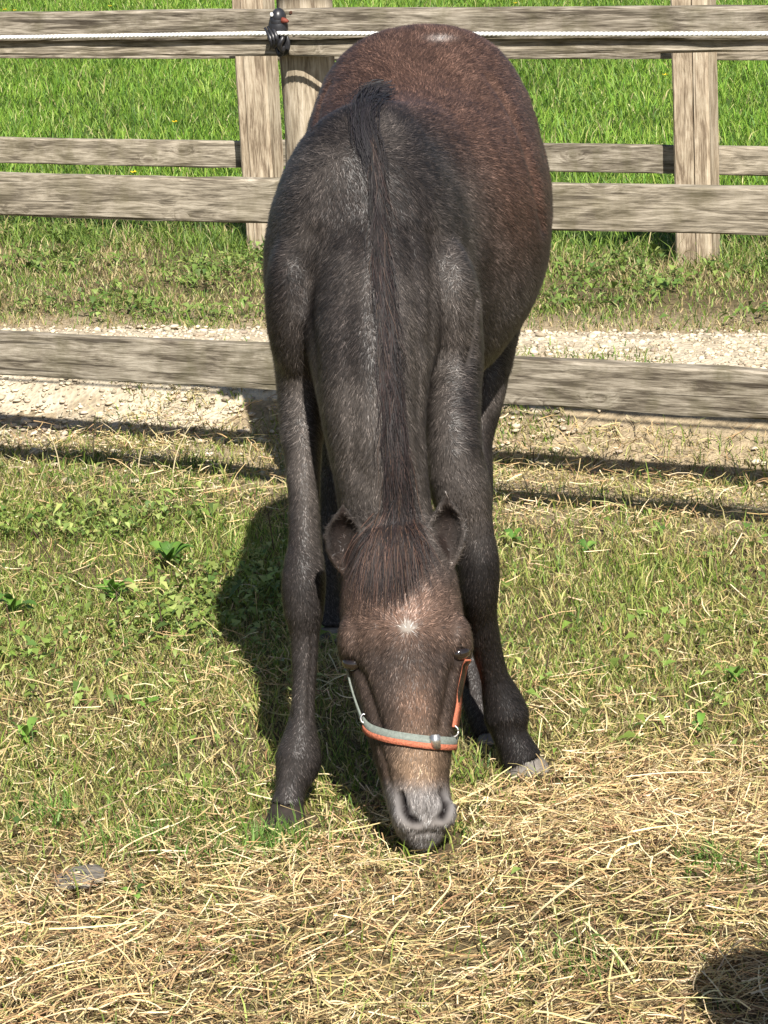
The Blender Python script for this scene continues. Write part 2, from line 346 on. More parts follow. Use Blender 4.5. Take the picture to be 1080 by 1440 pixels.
# strip of rough grass between gravel and far fence, tufts in the gravel
def d_verge(x, y):
    p = vpath(x, y); f = vfar(x, y)
    a = sstep(-.06, .10, p) * (1 - sstep(.25, .5, f)) * (.35 + .65 * sstep(.3, .6, fbm(x * 3, y * 3, 70)))
    b = (1 - sstep(-1.15, -.85, p)) * sstep(.46, .60, fbm(x * 3.2, y * 3.2, 71)) * .9 * (vnear(x, y) > .0)
    return np.clip(a + b, 0, 1)
vr = scatter(260000, -2.4, 2.4, 6.6, 12.2, d_verge); n = len(vr); px, py = vr[:, 0], vr[:, 1]
g_ = rng.uniform(0, 1, n) < (.26 + .42 * sstep(.4, .62, fbm(px * 3.5, py * 3.5, 73)) + .35 * sstep(-.35, .1, vfar(px, py)))
bc = np.where(g_[:, None], pick([(.12, .20, .03), (.19, .26, .05), (.07, .13, .025)], n, [4, 4, 2]), pick([(.36, .30, .14), (.24, .185, .09), (.46, .39, .21)], n, [3, 2, 3]))
vo_ = blades('verge_grass', vr, rng.gamma(6, .0075, n) * np.where(g_, 1, .85) * (.7 + .9 * sstep(-.5, .15, vfar(px, py))), rng.uniform(.002, .005, n), rng.uniform(0, 6.28, n), rng.uniform(.3, 1.35, n), rng.uniform(0, 6.28, n), bc, M_blade)
tag(vo_, 'rough patchy grass with dry bits between the gravel and the far fence', 'grass', kind='stuff')
lr = scatter(30000, -2.2, 2.2, 8.8, 11.8, lambda x, y: sstep(.02, .2, vpath(x, y)) * (1 - sstep(.1, .3, vfar(x, y))) * sstep(.46, .64, fbm(x * 3.4, y * 3.4, 76)) * .7); n = len(lr)
lv = leaves('verge_weed_leaves', lr, rng.gamma(7, .0048, n), rng.gamma(7, .0022, n), rng.uniform(0, 6.28, n), rng.uniform(-.2, 1.0, n),
            pick([(.13, .20, .04), (.20, .26, .07), (.08, .14, .03)], n, [4, 3, 2]), rng.uniform(.01, .06, n))
tag(lv, 'low green weed leaves along the far fence foot beside the gravel', 'weeds', kind='stuff')

# lush field beyond the far fence
def d_field(x, y): return sstep(-.05, .5, vfar(x, y)) * (np.abs(x) < .9 + y * .17) * np.clip(1.25 - (y - 11) / 22, .3, 1)
fr = scatter(470000, -5.4, 5.4, 10.2, 27, d_field); n = len(fr); px, py = fr[:, 0], fr[:, 1]
tuft = fbm(px * 2.3, py * 2.3, 81)
bc = pick([(.135, .25, .026), (.19, .30, .040), (.075, .165, .02), (.27, .35, .075), (.42, .40, .18)], n, [5, 4, 2.6, 1.4, .6]) * (.62 + .75 * tuft)[:, None]
fo = blades('field_grass', fr, rng.gamma(7, .0094, n) * (.65 + .75 * tuft) * (.65 + .35 * sstep(.1, .9, vfar(px, py))), rng.uniform(.003, .0066, n) * (1 + (py - 11) * .02), rng.uniform(0, 6.28, n), rng.uniform(.2, 1.3, n), rng.uniform(0, 6.28, n), bc, M_blade)
tag(fo, 'lush bright green meadow grass beyond the far fence', 'grass', kind='stuff')

# hay
def straw(name, c0, L, az, pitch, w, col, K=5, curl=.6):
    n = len(c0); t = np.linspace(-.5, .5, K); cur = rng.normal(0, curl, n); cz = rng.normal(0, .25, n); kink = rng.uniform(-.35, .35, n); kb = rng.normal(0, .5, n) * (rng.uniform(0, 1, n) < .4)
    ang = az[:, None] + cur[:, None] * t[None] + kb[:, None] * np.maximum(0, t[None] - kink[:, None]) * 2
    st = np.stack([np.cos(ang) * np.cos(pitch)[:, None], np.sin(ang) * np.cos(pitch)[:, None], np.repeat(np.sin(pitch)[:, None], K, 1)], -1)
    pos = np.cumsum(st, 1) * (L / K)[:, None, None]; pos -= pos.mean(1, keepdims=True)
    pos[..., 2] += (cz * L)[:, None] * (.25 - t[None] ** 2) * .8
    pos += c0[:, None]
    k_ = ~((((pos[..., 0] - .048) / .062) ** 2 + ((pos[..., 1] - 4.75) / .115) ** 2 < 1) & (pos[..., 2] > -1)).any(1)
    for (a_, b_, r_) in FEET: k_ &= ~(((pos[..., 0] - a_) ** 2 + (pos[..., 1] - b_ - .01) ** 2) < (r_ * .9) ** 2).any(1)
    pos, ang, w, az, col, L = pos[k_], ang[k_], w[k_], az[k_], col[k_], L[k_]; n = len(pos)
    fl = gz(pos[..., 0], pos[..., 1]) + .002; pos[..., 2] = np.maximum(pos[..., 2], fl)
    roll = rng.uniform(-.9, .9, n)[:, None] + t[None] * rng.normal(0, 1.2, n)[:, None]
    side = np.stack([-np.sin(ang) * np.cos(roll), np.cos(ang) * np.cos(roll), np.sin(roll)], -1) * (w / 2)[:, None, None]
    V = np.stack([pos - side, pos + side], 2).reshape(-1, 3); b = (np.arange(n) * 2 * K)[:, None] + (np.arange(K - 1) * 2)[None]; b = b.ravel()
    return link(name, fastmesh(name, V, np.stack([b, b + 1, b + 3, b + 2], 1), None, np.repeat(col, 2 * K, 0)), M_hay)
HAYC = [(.57, .43, .22), (.47, .33, .16), (.70, .58, .36), (.33, .21, .105), (.17, .105, .055), (.47, .40, .18)]
def d_hay(x, y):
    a = hay_amount(x, y); return np.clip(a * (.45 + .7 * fbm(x * 4, y * 4, 90)) + .0, 0, 1) * (1 - .96 * np.exp(-((x - MUZ[0]) / .055) ** 2 - ((y - 4.74) / .065) ** 2)) * clear(x, y)
hr = scatter(105000, -1.7, 1.8, 3.3, 5.6, d_hay); n = len(hr)
hr[:, 2] += rng.uniform(0, 1, n) ** 1.4 * .045 * hay_amount(hr[:, 0], hr[:, 1]) * (.4 + 1.2 * fbm(hr[:, 0] * 3.3, hr[:, 1] * 3.3, 91)) + .003
sw = fbm(hr[:, 0] * 2.6, hr[:, 1] * 2.6, 95) * 7.0
ha = straw('hay', hr, rng.gamma(3.2, .024, n), np.where(rng.uniform(0, 1, n) < .45, sw + rng.normal(0, .5, n), rng.uniform(0, 6.28, n)), rng.normal(0, .22, n), rng.uniform(.0008, .0024, n), pick(HAYC, n, [4, 4, 3, 3, 2, 2]))
tag(ha, 'loose golden hay spread on the ground under the muzzle of the foal', 'hay', kind='stuff')
n = 260; xy = rng.uniform(0, 1, (n, 2)); hx = -1.5 + 3.1 * xy[:, 0]; hy = 3.4 + 1.75 * xy[:, 1]; kk = hay_amount(hx, hy) > .5; hx, hy = hx[kk], hy[kk]; n = len(hx)
hb = straw('hay_stems', np.stack([hx, hy, gz(hx, hy) + rng.uniform(.02, .05, n)], 1), rng.uniform(.10, .21, n), rng.normal(.25, .8, n), rng.normal(.02, .12, n), rng.uniform(.002, .0038, n), pick([(.62, .53, .27), (.68, .58, .33), (.50, .39, .18)], n, [3, 2, 2]), 7, .5)
tag(hb, 'long pale stems lying on top of the hay', 'hay', kind='stuff')
# wisps of straw over the turf
sr_ = scatter(42000, -1.9, 1.9, 4.6, 8.2, lambda x, y: (.30 + .8 * sstep(.42, .66, fbm(x * 3, y * 3, 93))) * (1 - .75 * sstep(5.5, 6.3, y) * (vnear(x, y) < -.1)) * (vnear(x, y) < .75) * clear(x, y)); n = len(sr_)
sr_[:, 2] += rng.uniform(.012, .04, n)
wi = straw('straw_wisps', sr_, rng.gamma(4, .018, n), rng.uniform(0, 6.28, n), rng.normal(.05, .3, n), rng.uniform(.001, .0026, n), pick(HAYC, n, [4, 3, 4, 2, 1, 2]), 4, .8)
tag(wi, 'thin wisps of straw caught in the paddock turf', 'straw', kind='stuff')

# ------------------------------------------------------------------ timber
def beam(name, p0, p1, prof, mat, parent, segs=36, amp=.0025, seed=0, updir=(0, 0, 1), loc_first=True, warp=.006):
    """a sawn length from p0 to p1 with a closed profile [(across, up)]; own object space with X along the length"""
    p0 = Vector(p0); p1 = Vector(p1); L = (p1 - p0).length; xa = (p1 - p0).normalized(); za = Vector(updir); ya = za.cross(xa).normalized(); za = xa.cross(ya)
    prof = np.array(prof, float); k = len(prof); t = np.linspace(0, 1, segs + 1); V = []
    for i, s in enumerate(t):
        d = amp * (np.array([fbm(s * L * 5 + 3 * j, seed + .5, seed + j) for j in range(k)]) - .5) * 2
        e = amp * (np.array([fbm(s * L * 22 + 5 * j, seed + 2.5, seed + j + 50) for j in range(k)]) - .5)
        nrm = prof / (np.linalg.norm(prof - prof.mean(0), axis=1, keepdims=True) + 1e-9)
        wv = warp * (vnoise(s * L * .9, seed + 7.0, seed) - .5) * 2
        qq = prof + nrm * (d + e)[:, None]
        for a, b in qq: V.append((s * L, a, b + wv))
    b = (np.arange(segs)[:, None] * k); j = np.arange(k)[None]; jn = (j + 1) % k
    Q = np.stack([(b + j), (b + jn), (b + k + jn), (b + k + j)], -1).reshape(-1, 4)[:, ::-1]
    V = np.array(V); nv = len(V)
    V = np.vstack([V, V[:k].mean(0), V[-k:].mean(0)])
    jj = np.arange(k); T = np.concatenate([np.stack([np.full(k, nv), jj, (jj + 1) % k], 1)[:, ::-1], np.stack([np.full(k, nv + 1), segs * k + jj, segs * k + (jj + 1) % k], 1)])
    me = fastmesh(name, V, Q, T); me.validate()
    o = bpy.data.objects.new(name, me); COL.objects.link(o); me.materials.append(mat)
    for pl in me.polygons: pl.use_smooth = False
    mw = Matrix(((xa.x, ya.x, za.x, p0.x), (xa.y, ya.y, za.y, p0.y), (xa.z, ya.z, za.z, p0.z), (0, 0, 0, 1)))
    o.parent = parent; o.matrix_parent_inverse = Matrix.Translation(-Vector(parent.location)); o.matrix_basis = mw
    return o
def rrect(w, h, r=.006):       # rounded rectangle, extra points along the long faces
    pts = []
    for sx, sy, corner in ((1, 1, 0), (-1, 1, 1), (-1, -1, 2), (1, -1, 3)):
        cx, cy = sx * (w / 2 - r), sy * (h / 2 - r)
        for a in (0, .5, 1):
            th = (corner + a) * math.pi / 2; pts.append((cx + r * math.cos(th), cy + r * math.sin(th)))
        if corner % 2 == 1:
            for f in (.33, -.0, -.33): pts.append((-w / 2, f * h))
        else:
            pass
    return pts
M_nail = plain_mat('rusty_nail', (.07, .03, .018), .8, .3, .3, 200)
def nail(par, p, nrm, r=.0045):
    bm = bmesh.new(); bmesh.ops.create_cone(bm, cap_ends=True, segments=8, radius1=r, radius2=r * .8, depth=.004)
    me = bpy.data.meshes.new('nail'); bm.to_mesh(me); bm.free(); o = bpy.data.objects.new('nail', me); COL.objects.link(o); me.materials.append(M_nail)
    o.parent = par; o.matrix_parent_inverse = (Matrix.Translation(Vector(par.parent.location)).inverted() @ Matrix.Identity(4)) if False else par_world(par).inverted()
    o.matrix_basis = Matrix.Translation(Vector(p)) @ Vector(nrm).to_track_quat('Z', 'Y').to_matrix().to_4x4()
def par_world(o): return o.matrix_basis.copy()

def fence_pt(s, v, z): q = FA + fd * s + fn * v; return (q[0], q[1], z)
def s_at(px, py, v=0.0):
    r_ = ray(px, py); t_ = ((FA + fn * v) - C0) @ fn / (r_ @ fn); q = C0 + r_ * t_; return float((q - FA) @ fd)
sp = s_at(432, 60, .10)                             # near post position along the fence
near = empty('wooden_fence', fence_pt(sp, .1, 0), 'near weathered post-and-rail fence right behind the foal, carrying the white rope', 'fence')
def plank(par, s0, s1, v, z0a, z1a, z0b, z1b, th, mat, seed, segs=70):
    za, zb = (z0a + z1a) / 2, (z0b + z1b) / 2
    return beam('rail', fence_pt(s0, v + th / 2, za), fence_pt(s1, v + th / 2, zb), rrect(th, (z1a - z0a + z1b - z0b) / 2), mat, par, segs, .004, seed)
sl, sr2 = -2.6, 4.4
# heights at the photo's left and right edge, extended
def ext(zl, zr):
    a, b = s_at(0, 300), s_at(1080, 300); k = (zr - zl) / (b - a); return zl + (sl - a) * k, zl + (sr2 - a) * k
for (zt, zb_, v, th, mat, sd) in (((1.219, 1.234), (1.145, 1.165), -.004, .042, M_rail, 1), ((.811, .842), (.707, .733), 0, .040, M_rail_pale, 2), ((.398, .422), (.287, .311), 0, .040, M_rail, 3)):
    ta, tb = ext(*zt); ba, bb = ext(*zb_)
    R_ = plank(near, sl, sr2, v, ba, ta, bb, tb, th, mat, sd)
    zc = (zt[0] + zb_[0]) / 2 + .012
    for ds in (-.02, .025):
        for dz in (-.024, .026): nail(R_, fence_pt(sp + ds + random.uniform(-.006, .006), v - .001, zc + dz), tuple(-fn))
bt = ext(1.150, 1.170); bb = ext(1.112, 1.130)
plank(near, sl, sr2, .010, bb[0], bt[0], bb[1], bt[1], .028, M_rail_pale, 4)
def round_post(par, s, v, h, r, seed, name='post'):
    prof = []
    for k_ in range(20):
        a = k_ / 20 * 2 * math.pi; rr_ = r * (1 + .03 * math.sin(3 * a + seed))
        x, y = rr_ * math.cos(a), rr_ * math.sin(a); prof.append((x, y))
    o = beam(name, fence_pt(s, v, -.25), fence_pt(s, v, h), prof, M_post_x, par, 40, .003, seed, tuple(fd), warp=.004)
    for pl in o.data.polygons: pl.use_smooth = len(pl.vertices) == 4
    return o
M_post_x = wood_mat('weathered_post_wood_grain', (.155, .12, .085), (.33, .275, .20), (.47, .405, .315), (.16, .135, .09), 'X', .4, .7)
M_post_x.name = 'weathered_round_post_wood'
for ds, h in ((0, 1.262), (-1.85, 1.25), (1.85, 1.26), (3.7, 1.26)): round_post(near, sp + ds, .036 + .066, h, .066, int(10 + ds * 3))

far = empty('wooden_fence', tuple(FA2), 'far post-and-rail fence with square posts at the edge of the green field', 'fence')
def fpt(s, v, z): q = FA2 + fd2 * s + fn2 * v; return (q[0], q[1], z)
sB = float((FB2 - FA2) @ fd2)
M_fpost = wood_mat('sawn_post_wood', (.16, .12, .082), (.33, .265, .19), (.47, .40, .30), (.20, .165, .11), 'X', .35, .75)
def square_post(s, h, w, crack, seed):
    r = .008; hw = w / 2; d = .055
    prof = [(hw, -d + r), (hw, 0), (hw, d - r), (hw - r, d), (crack + .004, d), (crack, d - .022), (crack - .004, d), (-hw + r, d), (-hw, d - r), (-hw, 0), (-hw, -d + r), (-hw + r, -d), (0, -d), (hw - r, -d)]
    # across -> fd2, up -> facing the camera
    o = beam('post', fpt(s, .055, -.25), fpt(s, .055, h), prof, M_fpost, far, 44, .0025, seed, tuple(-fn2), warp=.008)
    return o
for s_, w_, ck in ((0, .128, .028), (sB, .132, -.01), (-sB, .128, .03), (2 * sB, .128, 0.0), (3 * sB, .128, .02)): square_post(s_, .985, w_, ck, int(20 + s_ * 7))
for zc, sd in ((.347, 31), (.752, 32)):
    for k_ in range(-2, 3):                       # short rails butted behind the posts
        a = k_ * sB + .05; b_ = (k_ + 1) * sB - .075
        lft = beam('rail', fpt(a - .03, .127, zc + random.uniform(-.004, .004)), fpt(b_ + (.02 if k_ != 0 else .0), .127, zc + random.uniform(-.004, .004)), rrect(.034, .1), M_rail_pale if k_ % 2 else M_rail, far, 30, .0026, sd + k_ * 5)

# ------------------------------------------------------------------ rope and insulator
M_rope = plain_mat('white_poly_rope', (.80, .80, .77), .55, .4, .1, 300)
def tube(pts, r, seg=8):
    pts = np.array(pts, float); n = len(pts); tg = np.gradient(pts, axis=0); tg /= np.linalg.norm(tg, axis=1, keepdims=True)
    ref = np.array([0, 0, 1.0]) if abs(tg[0][2]) < .9 else np.array([1.0, 0, 0])
    s = np.cross(tg, ref); s /= np.linalg.norm(s, axis=1, keepdims=True); u_ = np.cross(s, tg)
    a = np.arange(seg) / seg * 2 * np.pi; r = np.broadcast_to(np.asarray(r, float), (n,))
    V = pts[:, None] + r[:, None, None] * (np.cos(a)[None, :, None] * s[:, None] + np.sin(a)[None, :, None] * u_[:, None]); V = V.reshape(-1, 3)
    b = (np.arange(n - 1) * seg)[:, None]; j = np.arange(seg)[None]; jn = (j + 1) % seg
    Q = np.stack([b + j, b + jn, b + seg + jn, b + seg + j], -1).reshape(-1, 4)
    V = np.vstack([V, pts[:1], pts[-1:]]); m = len(V); j = np.arange(seg)
    T = np.concatenate([np.stack([np.full(seg, m - 2), (j + 1) % seg, j], 1), np.stack([np.full(seg, m - 1), (n - 1) * seg + j, (n - 1) * seg + (j + 1) % seg], 1)])
    return V, Q, T
def joined(parts):
    V, Q, T, o = [], [], [], 0
    for v, q, t in parts: V.append(v); Q.append(q + o); T.append(t + o); o += len(v)
    return np.vstack(V), np.vstack(Q), np.vstack(T)
s_i = s_at(386, 47, -.05); zi = None
r_ = ray(386, 47); zi = float((C0 + r_ * (((FA - fn * .05) - C0) @ fn / (r_ @ fn)))[2])
rl = ray(2, 53); rr2 = ray(1078, 45); zl_ = float((C0 + rl * (((FA - fn * .05) - C0) @ fn / (rl @ fn)))[2]); zr_ = float((C0 + rr2 * (((FA - fn * .05) - C0) @ fn / (rr2 @ fn)))[2])
sL, sR = s_at(2, 53, -.05), s_at(1078, 45, -.05)
ss = np.linspace(sl, sr2, 2200)
zz = np.where(ss < s_i, zi + (zl_ - zi) * (s_i - ss) / (s_i - sL), zi + (zr_ - zi) * (ss - s_i) / (sR - s_i)) - .004 * np.sin(np.clip((ss - s_i) / 2.2, 0, 1) * np.pi)
strs = []
for k_ in range(3):
    ph = ss / .034 * 2 * np.pi + k_ * 2 * np.pi / 3
    pts = FA[None] + fd[None] * ss[:, None] - fn[None] * (.05 + .0029 * np.cos(ph))[:, None]; pts[:, 2] = zz + .0029 * np.sin(ph); strs.append(tube(pts, .0027, 6))
ro = link('fence_rope', fastmesh('fence_rope', *joined(strs)), M_rope)
tag(ro, 'white twisted electric fence rope stretched along the near top rail', 'rope')
M_black = plain_mat('black_plastic', (.018, .018, .021), .38, .5, .3, 80)
M_rust = plain_mat('rusty_screw_tip', (.15, .035, .022), .7, .3, .3, 150)
M_white = plain_mat('white_plastic', (.8, .8, .78), .4, .4, .05, 90)
ib = fence_pt(s_i, -.004, zi)
ins = empty('rope_insulator', ib, 'small black plastic insulator clamping the rope at the near post', 'insulator')
def ip(a, v, z): return np.array(fence_pt(s_i + a, -.005 - v, zi + z))
def ell(c, rx, ry, rz, seg=14):
    bm = bmesh.new(); bmesh.ops.create_uvsphere(bm, u_segments=seg, v_segments=seg // 2 + 2, radius=1)
    for v in bm.verts:
        q_ = np.array(c) + fd * v.co.x * rx - fn * v.co.y * ry + np.array([0, 0, 1.0]) * v.co.z * rz; v.co = q_
    me = bpy.data.meshes.new('e'); bm.to_mesh(me); bm.free(); return me
def bmjoin(name, mes, mat, parent):
    bm = bmesh.new()
    for m_ in mes: bm.from_mesh(m_); bpy.data.meshes.remove(m_)
    me = bpy.data.meshes.new(name); bm.to_mesh(me); bm.free(); return link(name, me, mat, parent)
def tmesh(pts, r, seg=10): return fastmesh('t', *tube(pts, r, seg))
bmjoin('head', [ell(ip(.004, .028, .036), .017, .020, .022), ell(ip(.0, .026, .012), .024, .024, .034), ell(ip(.001, .027, .026), .021, .022, .024), ell(ip(-.006, .02, -.012), .018, .02, .022)], M_black, ins)
th = np.linspace(0, 1, 14)
for off in (0, -.009, -.018):
    bmjoin('clamp_ridge', [tmesh([ip(-.012 + off * .9 + .022 * math.sin(t * 2.6), .040 + .012 * math.sin(t * 3.0), .018 + off * .35 - .05 * t) for t in th], .0055 * np.sin(np.clip(th, .08, .92) * np.pi) ** .4)], M_black, ins)
bmjoin('hook_arm', [tmesh([ip(.016 + .004 * math.sin(t * 6), .03 + .018 * math.sin(t * 3), .0 - .042 * t) for t in th], .006), tmesh([ip(.012 - .02 * t, .028, -.03 - .022 * math.sin(t * 3.1)) for t in th], .006)], M_black, ins)
bmjoin('screw_head', [ell(ip(-.004, .047, .044), .0045, .003, .0055, 10)], M_white, ins)
bmjoin('screw_tip', [tmesh([ip(.018, .036, .030), ip(.026, .036, .029), ip(.034, .036, .027)], np.array([.0075, .006, .003]))], M_rust, ins)
bmjoin('mounting_plate', [ell(ip(-.006, .004, -.028), .024, .006, .03)], M_black, ins)

# ------------------------------------------------------------------ foal
X1 = np.array([1.0, 0, 0])
def loft(secs, seg=28):
    """secs: (centre, tangent, half width, half up, half down, power, top narrowing)"""
    V = []; a = np.arange(seg) / seg * 2 * np.pi
    for (c, t, hw, bu, bd, pw, tnar) in secs:
        t = np.array(t, float); t /= np.linalg.norm(t); s = X1 - t * (X1 @ t); s /= np.linalg.norm(s); u_ = np.cross(s, t)
        ca, sa = np.cos(a), np.sin(a)
        x = np.sign(ca) * np.abs(ca) ** (2 / pw); z = np.sign(sa) * np.abs(sa) ** (2 / pw)
        x = x * (1 - tnar * np.maximum(0, sa) ** 1.5)
        V.append(np.array(c)[None] + s[None] * (x * hw)[:, None] + u_[None] * (z * np.where(z > 0, bu, bd))[:, None])
    n = len(V); V = np.array(V).reshape(-1, 3)
    b = (np.arange(n - 1) * seg)[:, None]; j = np.arange(seg)[None]; jn = (j + 1) % seg
    Q = np.stack([b + j, b + jn, b + seg + jn, b + seg + j], -1).reshape(-1, 4)
    V = np.vstack([V, V[:seg].mean(0), V[-seg:].mean(0)]); m = len(V); j = np.arange(seg)
    T = np.concatenate([np.stack([np.full(seg, m - 2), (j + 1) % seg, j], 1), np.stack([np.full(seg, m - 1), (n - 1) * seg + j, (n - 1) * seg + (j + 1) % seg], 1)])
    return V, Q, T
def resample(rows, n):
    """smooth (monotone-ish) interpolation of rows of numbers"""
    R_ = np.array(rows, float); k = len(R_); t = np.arange(k); tt = np.linspace(0, k - 1, n); out = []
    m = np.gradient(R_, axis=0)
    for x in tt:
        i = min(int(x), k - 2); f = x - i; h00 = 2 * f ** 3 - 3 * f ** 2 + 1; h10 = f ** 3 - 2 * f ** 2 + f; h01 = -2 * f ** 3 + 3 * f ** 2; h11 = f ** 3 - f ** 2
        out.append(h00 * R_[i] + h10 * m[i] + h01 * R_[i + 1] + h11 * m[i + 1])
    return np.array(out)
parts = []
# trunk rows: y, x left, x right, z top, z bottom, power, top narrowing
trunk = resample([
    (5.17, -.080, .060, .96, .80, 2.0, .0),
    (5.20, -.125, .105, 1.04, .74, 2.1, .05),
    (5.24, -.165, .140, 1.12, .68, 2.1, .10),
    (5.31, -.192, .172, 1.185, .61, 2.1, .12),
    (5.40, -.195, .205, 1.205, .60, 2.1, .10),
    (5.55, -.165, .300, 1.185, .625, 2.15, .08),
    (5.70, -.150, .348, 1.200, .655, 2.2, .05),
    (5.85, -.135, .348, 1.252, .70, 2.3, .05),
    (5.98, -.118, .345, 1.282, .70, 2.5, .05),
    (6.10, -.085, .320, 1.250, .76, 2.4, .05),
    (6.20, -.03, .275, 1.15, .82, 2.1, .05),
    (6.26, .06, .19, 1.03, .90, 2.0, .0)], 44)
sec = []
for (y, xl, xr, zt, zb, pw, tn_) in trunk:
    c_ = np.array([(xl + xr) / 2, y, zb + (zt - zb) * .5]); sec.append((c_, (0, 1, 0), (xr - xl) / 2, zt - c_[2], c_[2] - zb, pw, tn_))
parts.append(loft([(c_, t, hw, bu, bd, pw, tn_) for (c_, t, hw, bu, bd, pw, tn_) in sec]))
# note: loft's up vector for tangent +y is  s x t = x cross y = +z
# neck rows: crest pixel y, left px, right px, depth of crest, half thickness
neck = resample([
    (150, 470, 585, 5.38, .10), (230, 445, 610, 5.27, .14), (320, 428, 624, 5.17, .155), (420, 426, 620, 5.08, .145), (490, 434, 609, 5.03, .125), (550, 445, 602, 5.0, .11), (620, 457, 600, 4.975, .10), (690, 470, 605, 4.962, .092), (745, 478, 612, 4.955, .09), (790, 492, 618, 4.94, .07)], 34)
cr = [(P(l, y_, d_), P(r__, y_, d_), b_) for (y_, l, r__, d_, b_) in neck]
mid_ = np.array([(a + b) / 2 for a, b, _ in cr]); tg = np.gradient(mid_, axis=0)
sec = []
for (a, b, bh), m_, t in zip(cr, mid_, tg):
    t = t / np.linalg.norm(t); s = X1 - t * (X1 @ t); s /= np.linalg.norm(s); u_ = np.cross(s, t)     # tangent runs down: u points toward camera (dorsal) or away
    if u_[1] > 0: dor = -u_; sg = -1
    else: dor = u_; sg = 1
    c_ = m_ - dor * bh; hw = np.linalg.norm(b - a) / 2
    sec.append((c_, t, hw, bh, bh, 2.0, .30 if sg > 0 else 0.0))
NECK_SG = sg
parts.append(loft(sec))
# head rows: pixel y, left, right, half thickness, power
head = resample([
    (738, 500, 606, .055, 2.0), (770, 486, 628, .085, 2.1), (810, 479, 641, .105, 2.3), (860, 478, 650, .115, 2.4), (905, 481, 656, .118, 2.4), (945, 490, 653, .112, 2.4), (990, 502, 647, .10, 2.3), (1030, 515, 641, .09, 2.3), (1075, 529, 634, .076, 2.3), (1110, 541, 632, .068, 2.3), (1140, 548, 635, .062, 2.3), (1162, 556, 633, .052, 2.2), (1178, 572, 622, .034, 2.0)], 40)
def face_depth(py): return 4.925 - (py - 745) / 435 * .215
sec = []; ctr = []
for (y_, l, r__, b_, pw) in head:
    a, b = P(l, y_, face_depth(y_) + b_ * .8), P(r__, y_, face_depth(y_) + b_ * .8); ctr.append((a + b) / 2)
ctr = np.array(ctr); tg = np.gradient(ctr, axis=0)
for (y_, l, r__, b_, pw), c_, t in zip(head, ctr, tg):
    hw = (P(r__, y_, c_[1])[0] - P(l, y_, c_[1])[0]) / 2
    sec.append((c_, t, hw, b_, b_, pw, .16))
parts.append(loft(sec))
# cheeks (jaw) a little wider and behind
# legs: rows pixel y, left, right, depth, depth half size factor
def leg(rows, n=46, pw=2.0):
    R_ = resample(rows, n); cs = np.array([P((l + r__) / 2, y_, d_) for (y_, l, r__, d_, k_) in R_]); tg = np.gradient(cs, axis=0); sec = []
    for (y_, l, r__, d_, k_), c_, t in zip(R_, cs, tg):
        hw = (P(r__, y_, d_)[0] - P(l, y_, d_)[0]) / 2 * 1.09
        sec.append((c_, t, hw, hw * k_, hw * k_, pw, 0))
    parts.append(loft(sec, 24)); return cs
LF = leg([(250, 420, 446, 5.37, 1.4), (330, 400, 452, 5.35, 1.6), (420, 386, 462, 5.33, 1.6), (500, 388, 462, 5.305, 1.6), (560, 394, 456, 5.28, 1.5), (620, 399, 450, 5.24, 1.45), (690, 406, 448, 5.185, 1.35), (760, 408, 449, 5.13, 1.2), (810, 399, 456, 5.095, 1.2), (855, 401, 455, 5.08, 1.2), (895, 409, 448, 5.075, 1.2), (950, 411, 444, 5.055, 1.25), (1005, 408, 442, 5.035, 1.3), (1040, 398, 447, 5.02, 1.2), (1070, 389, 449, 5.005, 1.2), (1092, 389, 439, 4.985, 1.1), (1108, 390, 429, 4.972, 1.05), (1122, 387, 426, 4.962, 1.05), (1134, 381, 427, 4.955, 1.1)])
RF = leg([(290, 606, 630, 5.42, 1.3), (360, 604, 652, 5.39, 1.5), (430, 602, 670, 5.335, 1.7), (490, 602, 676, 5.28, 1.7), (550, 602, 672, 5.23, 1.5), (620, 600, 674, 5.16, 1.3), (690, 607, 686, 5.14, 1.2), (745, 633, 692, 5.125, 1.1), (790, 641, 700, 5.115, 1.15), (830, 644, 699, 5.12, 1.15), (865, 652, 697, 5.14, 1.1), (905, 662, 703, 5.16, 1.15), (950, 675, 714, 5.175, 1.2), (985, 681, 733, 5.18, 1.2), (1010, 684, 742, 5.175, 1.15), (1032, 694, 738, 5.165, 1.1), (1055, 702, 752, 5.155, 1.0), (1072, 705, 764, 5.15, .95)])
RH = leg([(150, 690, 742, 6.0, 1.5), (230, 660, 766, 5.99, 1.6), (330, 640, 768, 5.95, 1.7), (430, 640, 735, 5.84, 1.7), (500, 648, 718, 5.78, 1.6), (560, 655, 706, 5.73, 1.5), (620, 658, 692, 5.69, 1.5), (665, 659, 693, 5.665, 1.5), (705, 659, 692, 5.64, 1.45), (745, 656, 687, 5.60, 1.3), (820, 646, 678, 5.54, 1.15), (900, 644, 676, 5.47, 1.15), (955, 646, 680, 5.42, 1.2), (990, 653, 690, 5.39, 1.2), (1015, 662, 698, 5.365, 1.1), (1035, 669, 703, 5.345, 1.0)])
LH = leg([(200, 480, 560, 6.02, 1.6), (330, 440, 560, 6.02, 1.7), (430, 440, 540, 6.05, 1.6), (520, 445, 515, 6.10, 1.5), (580, 450, 495, 6.15, 1.5), (640, 450, 490, 6.17, 1.5), (690, 450, 485, 6.15, 1.3), (760, 448, 479, 6.12, 1.2), (830, 446, 479, 6.09, 1.2), (862, 446, 482, 6.07, 1.1), (885, 443, 484, 6.05, 1.0)])
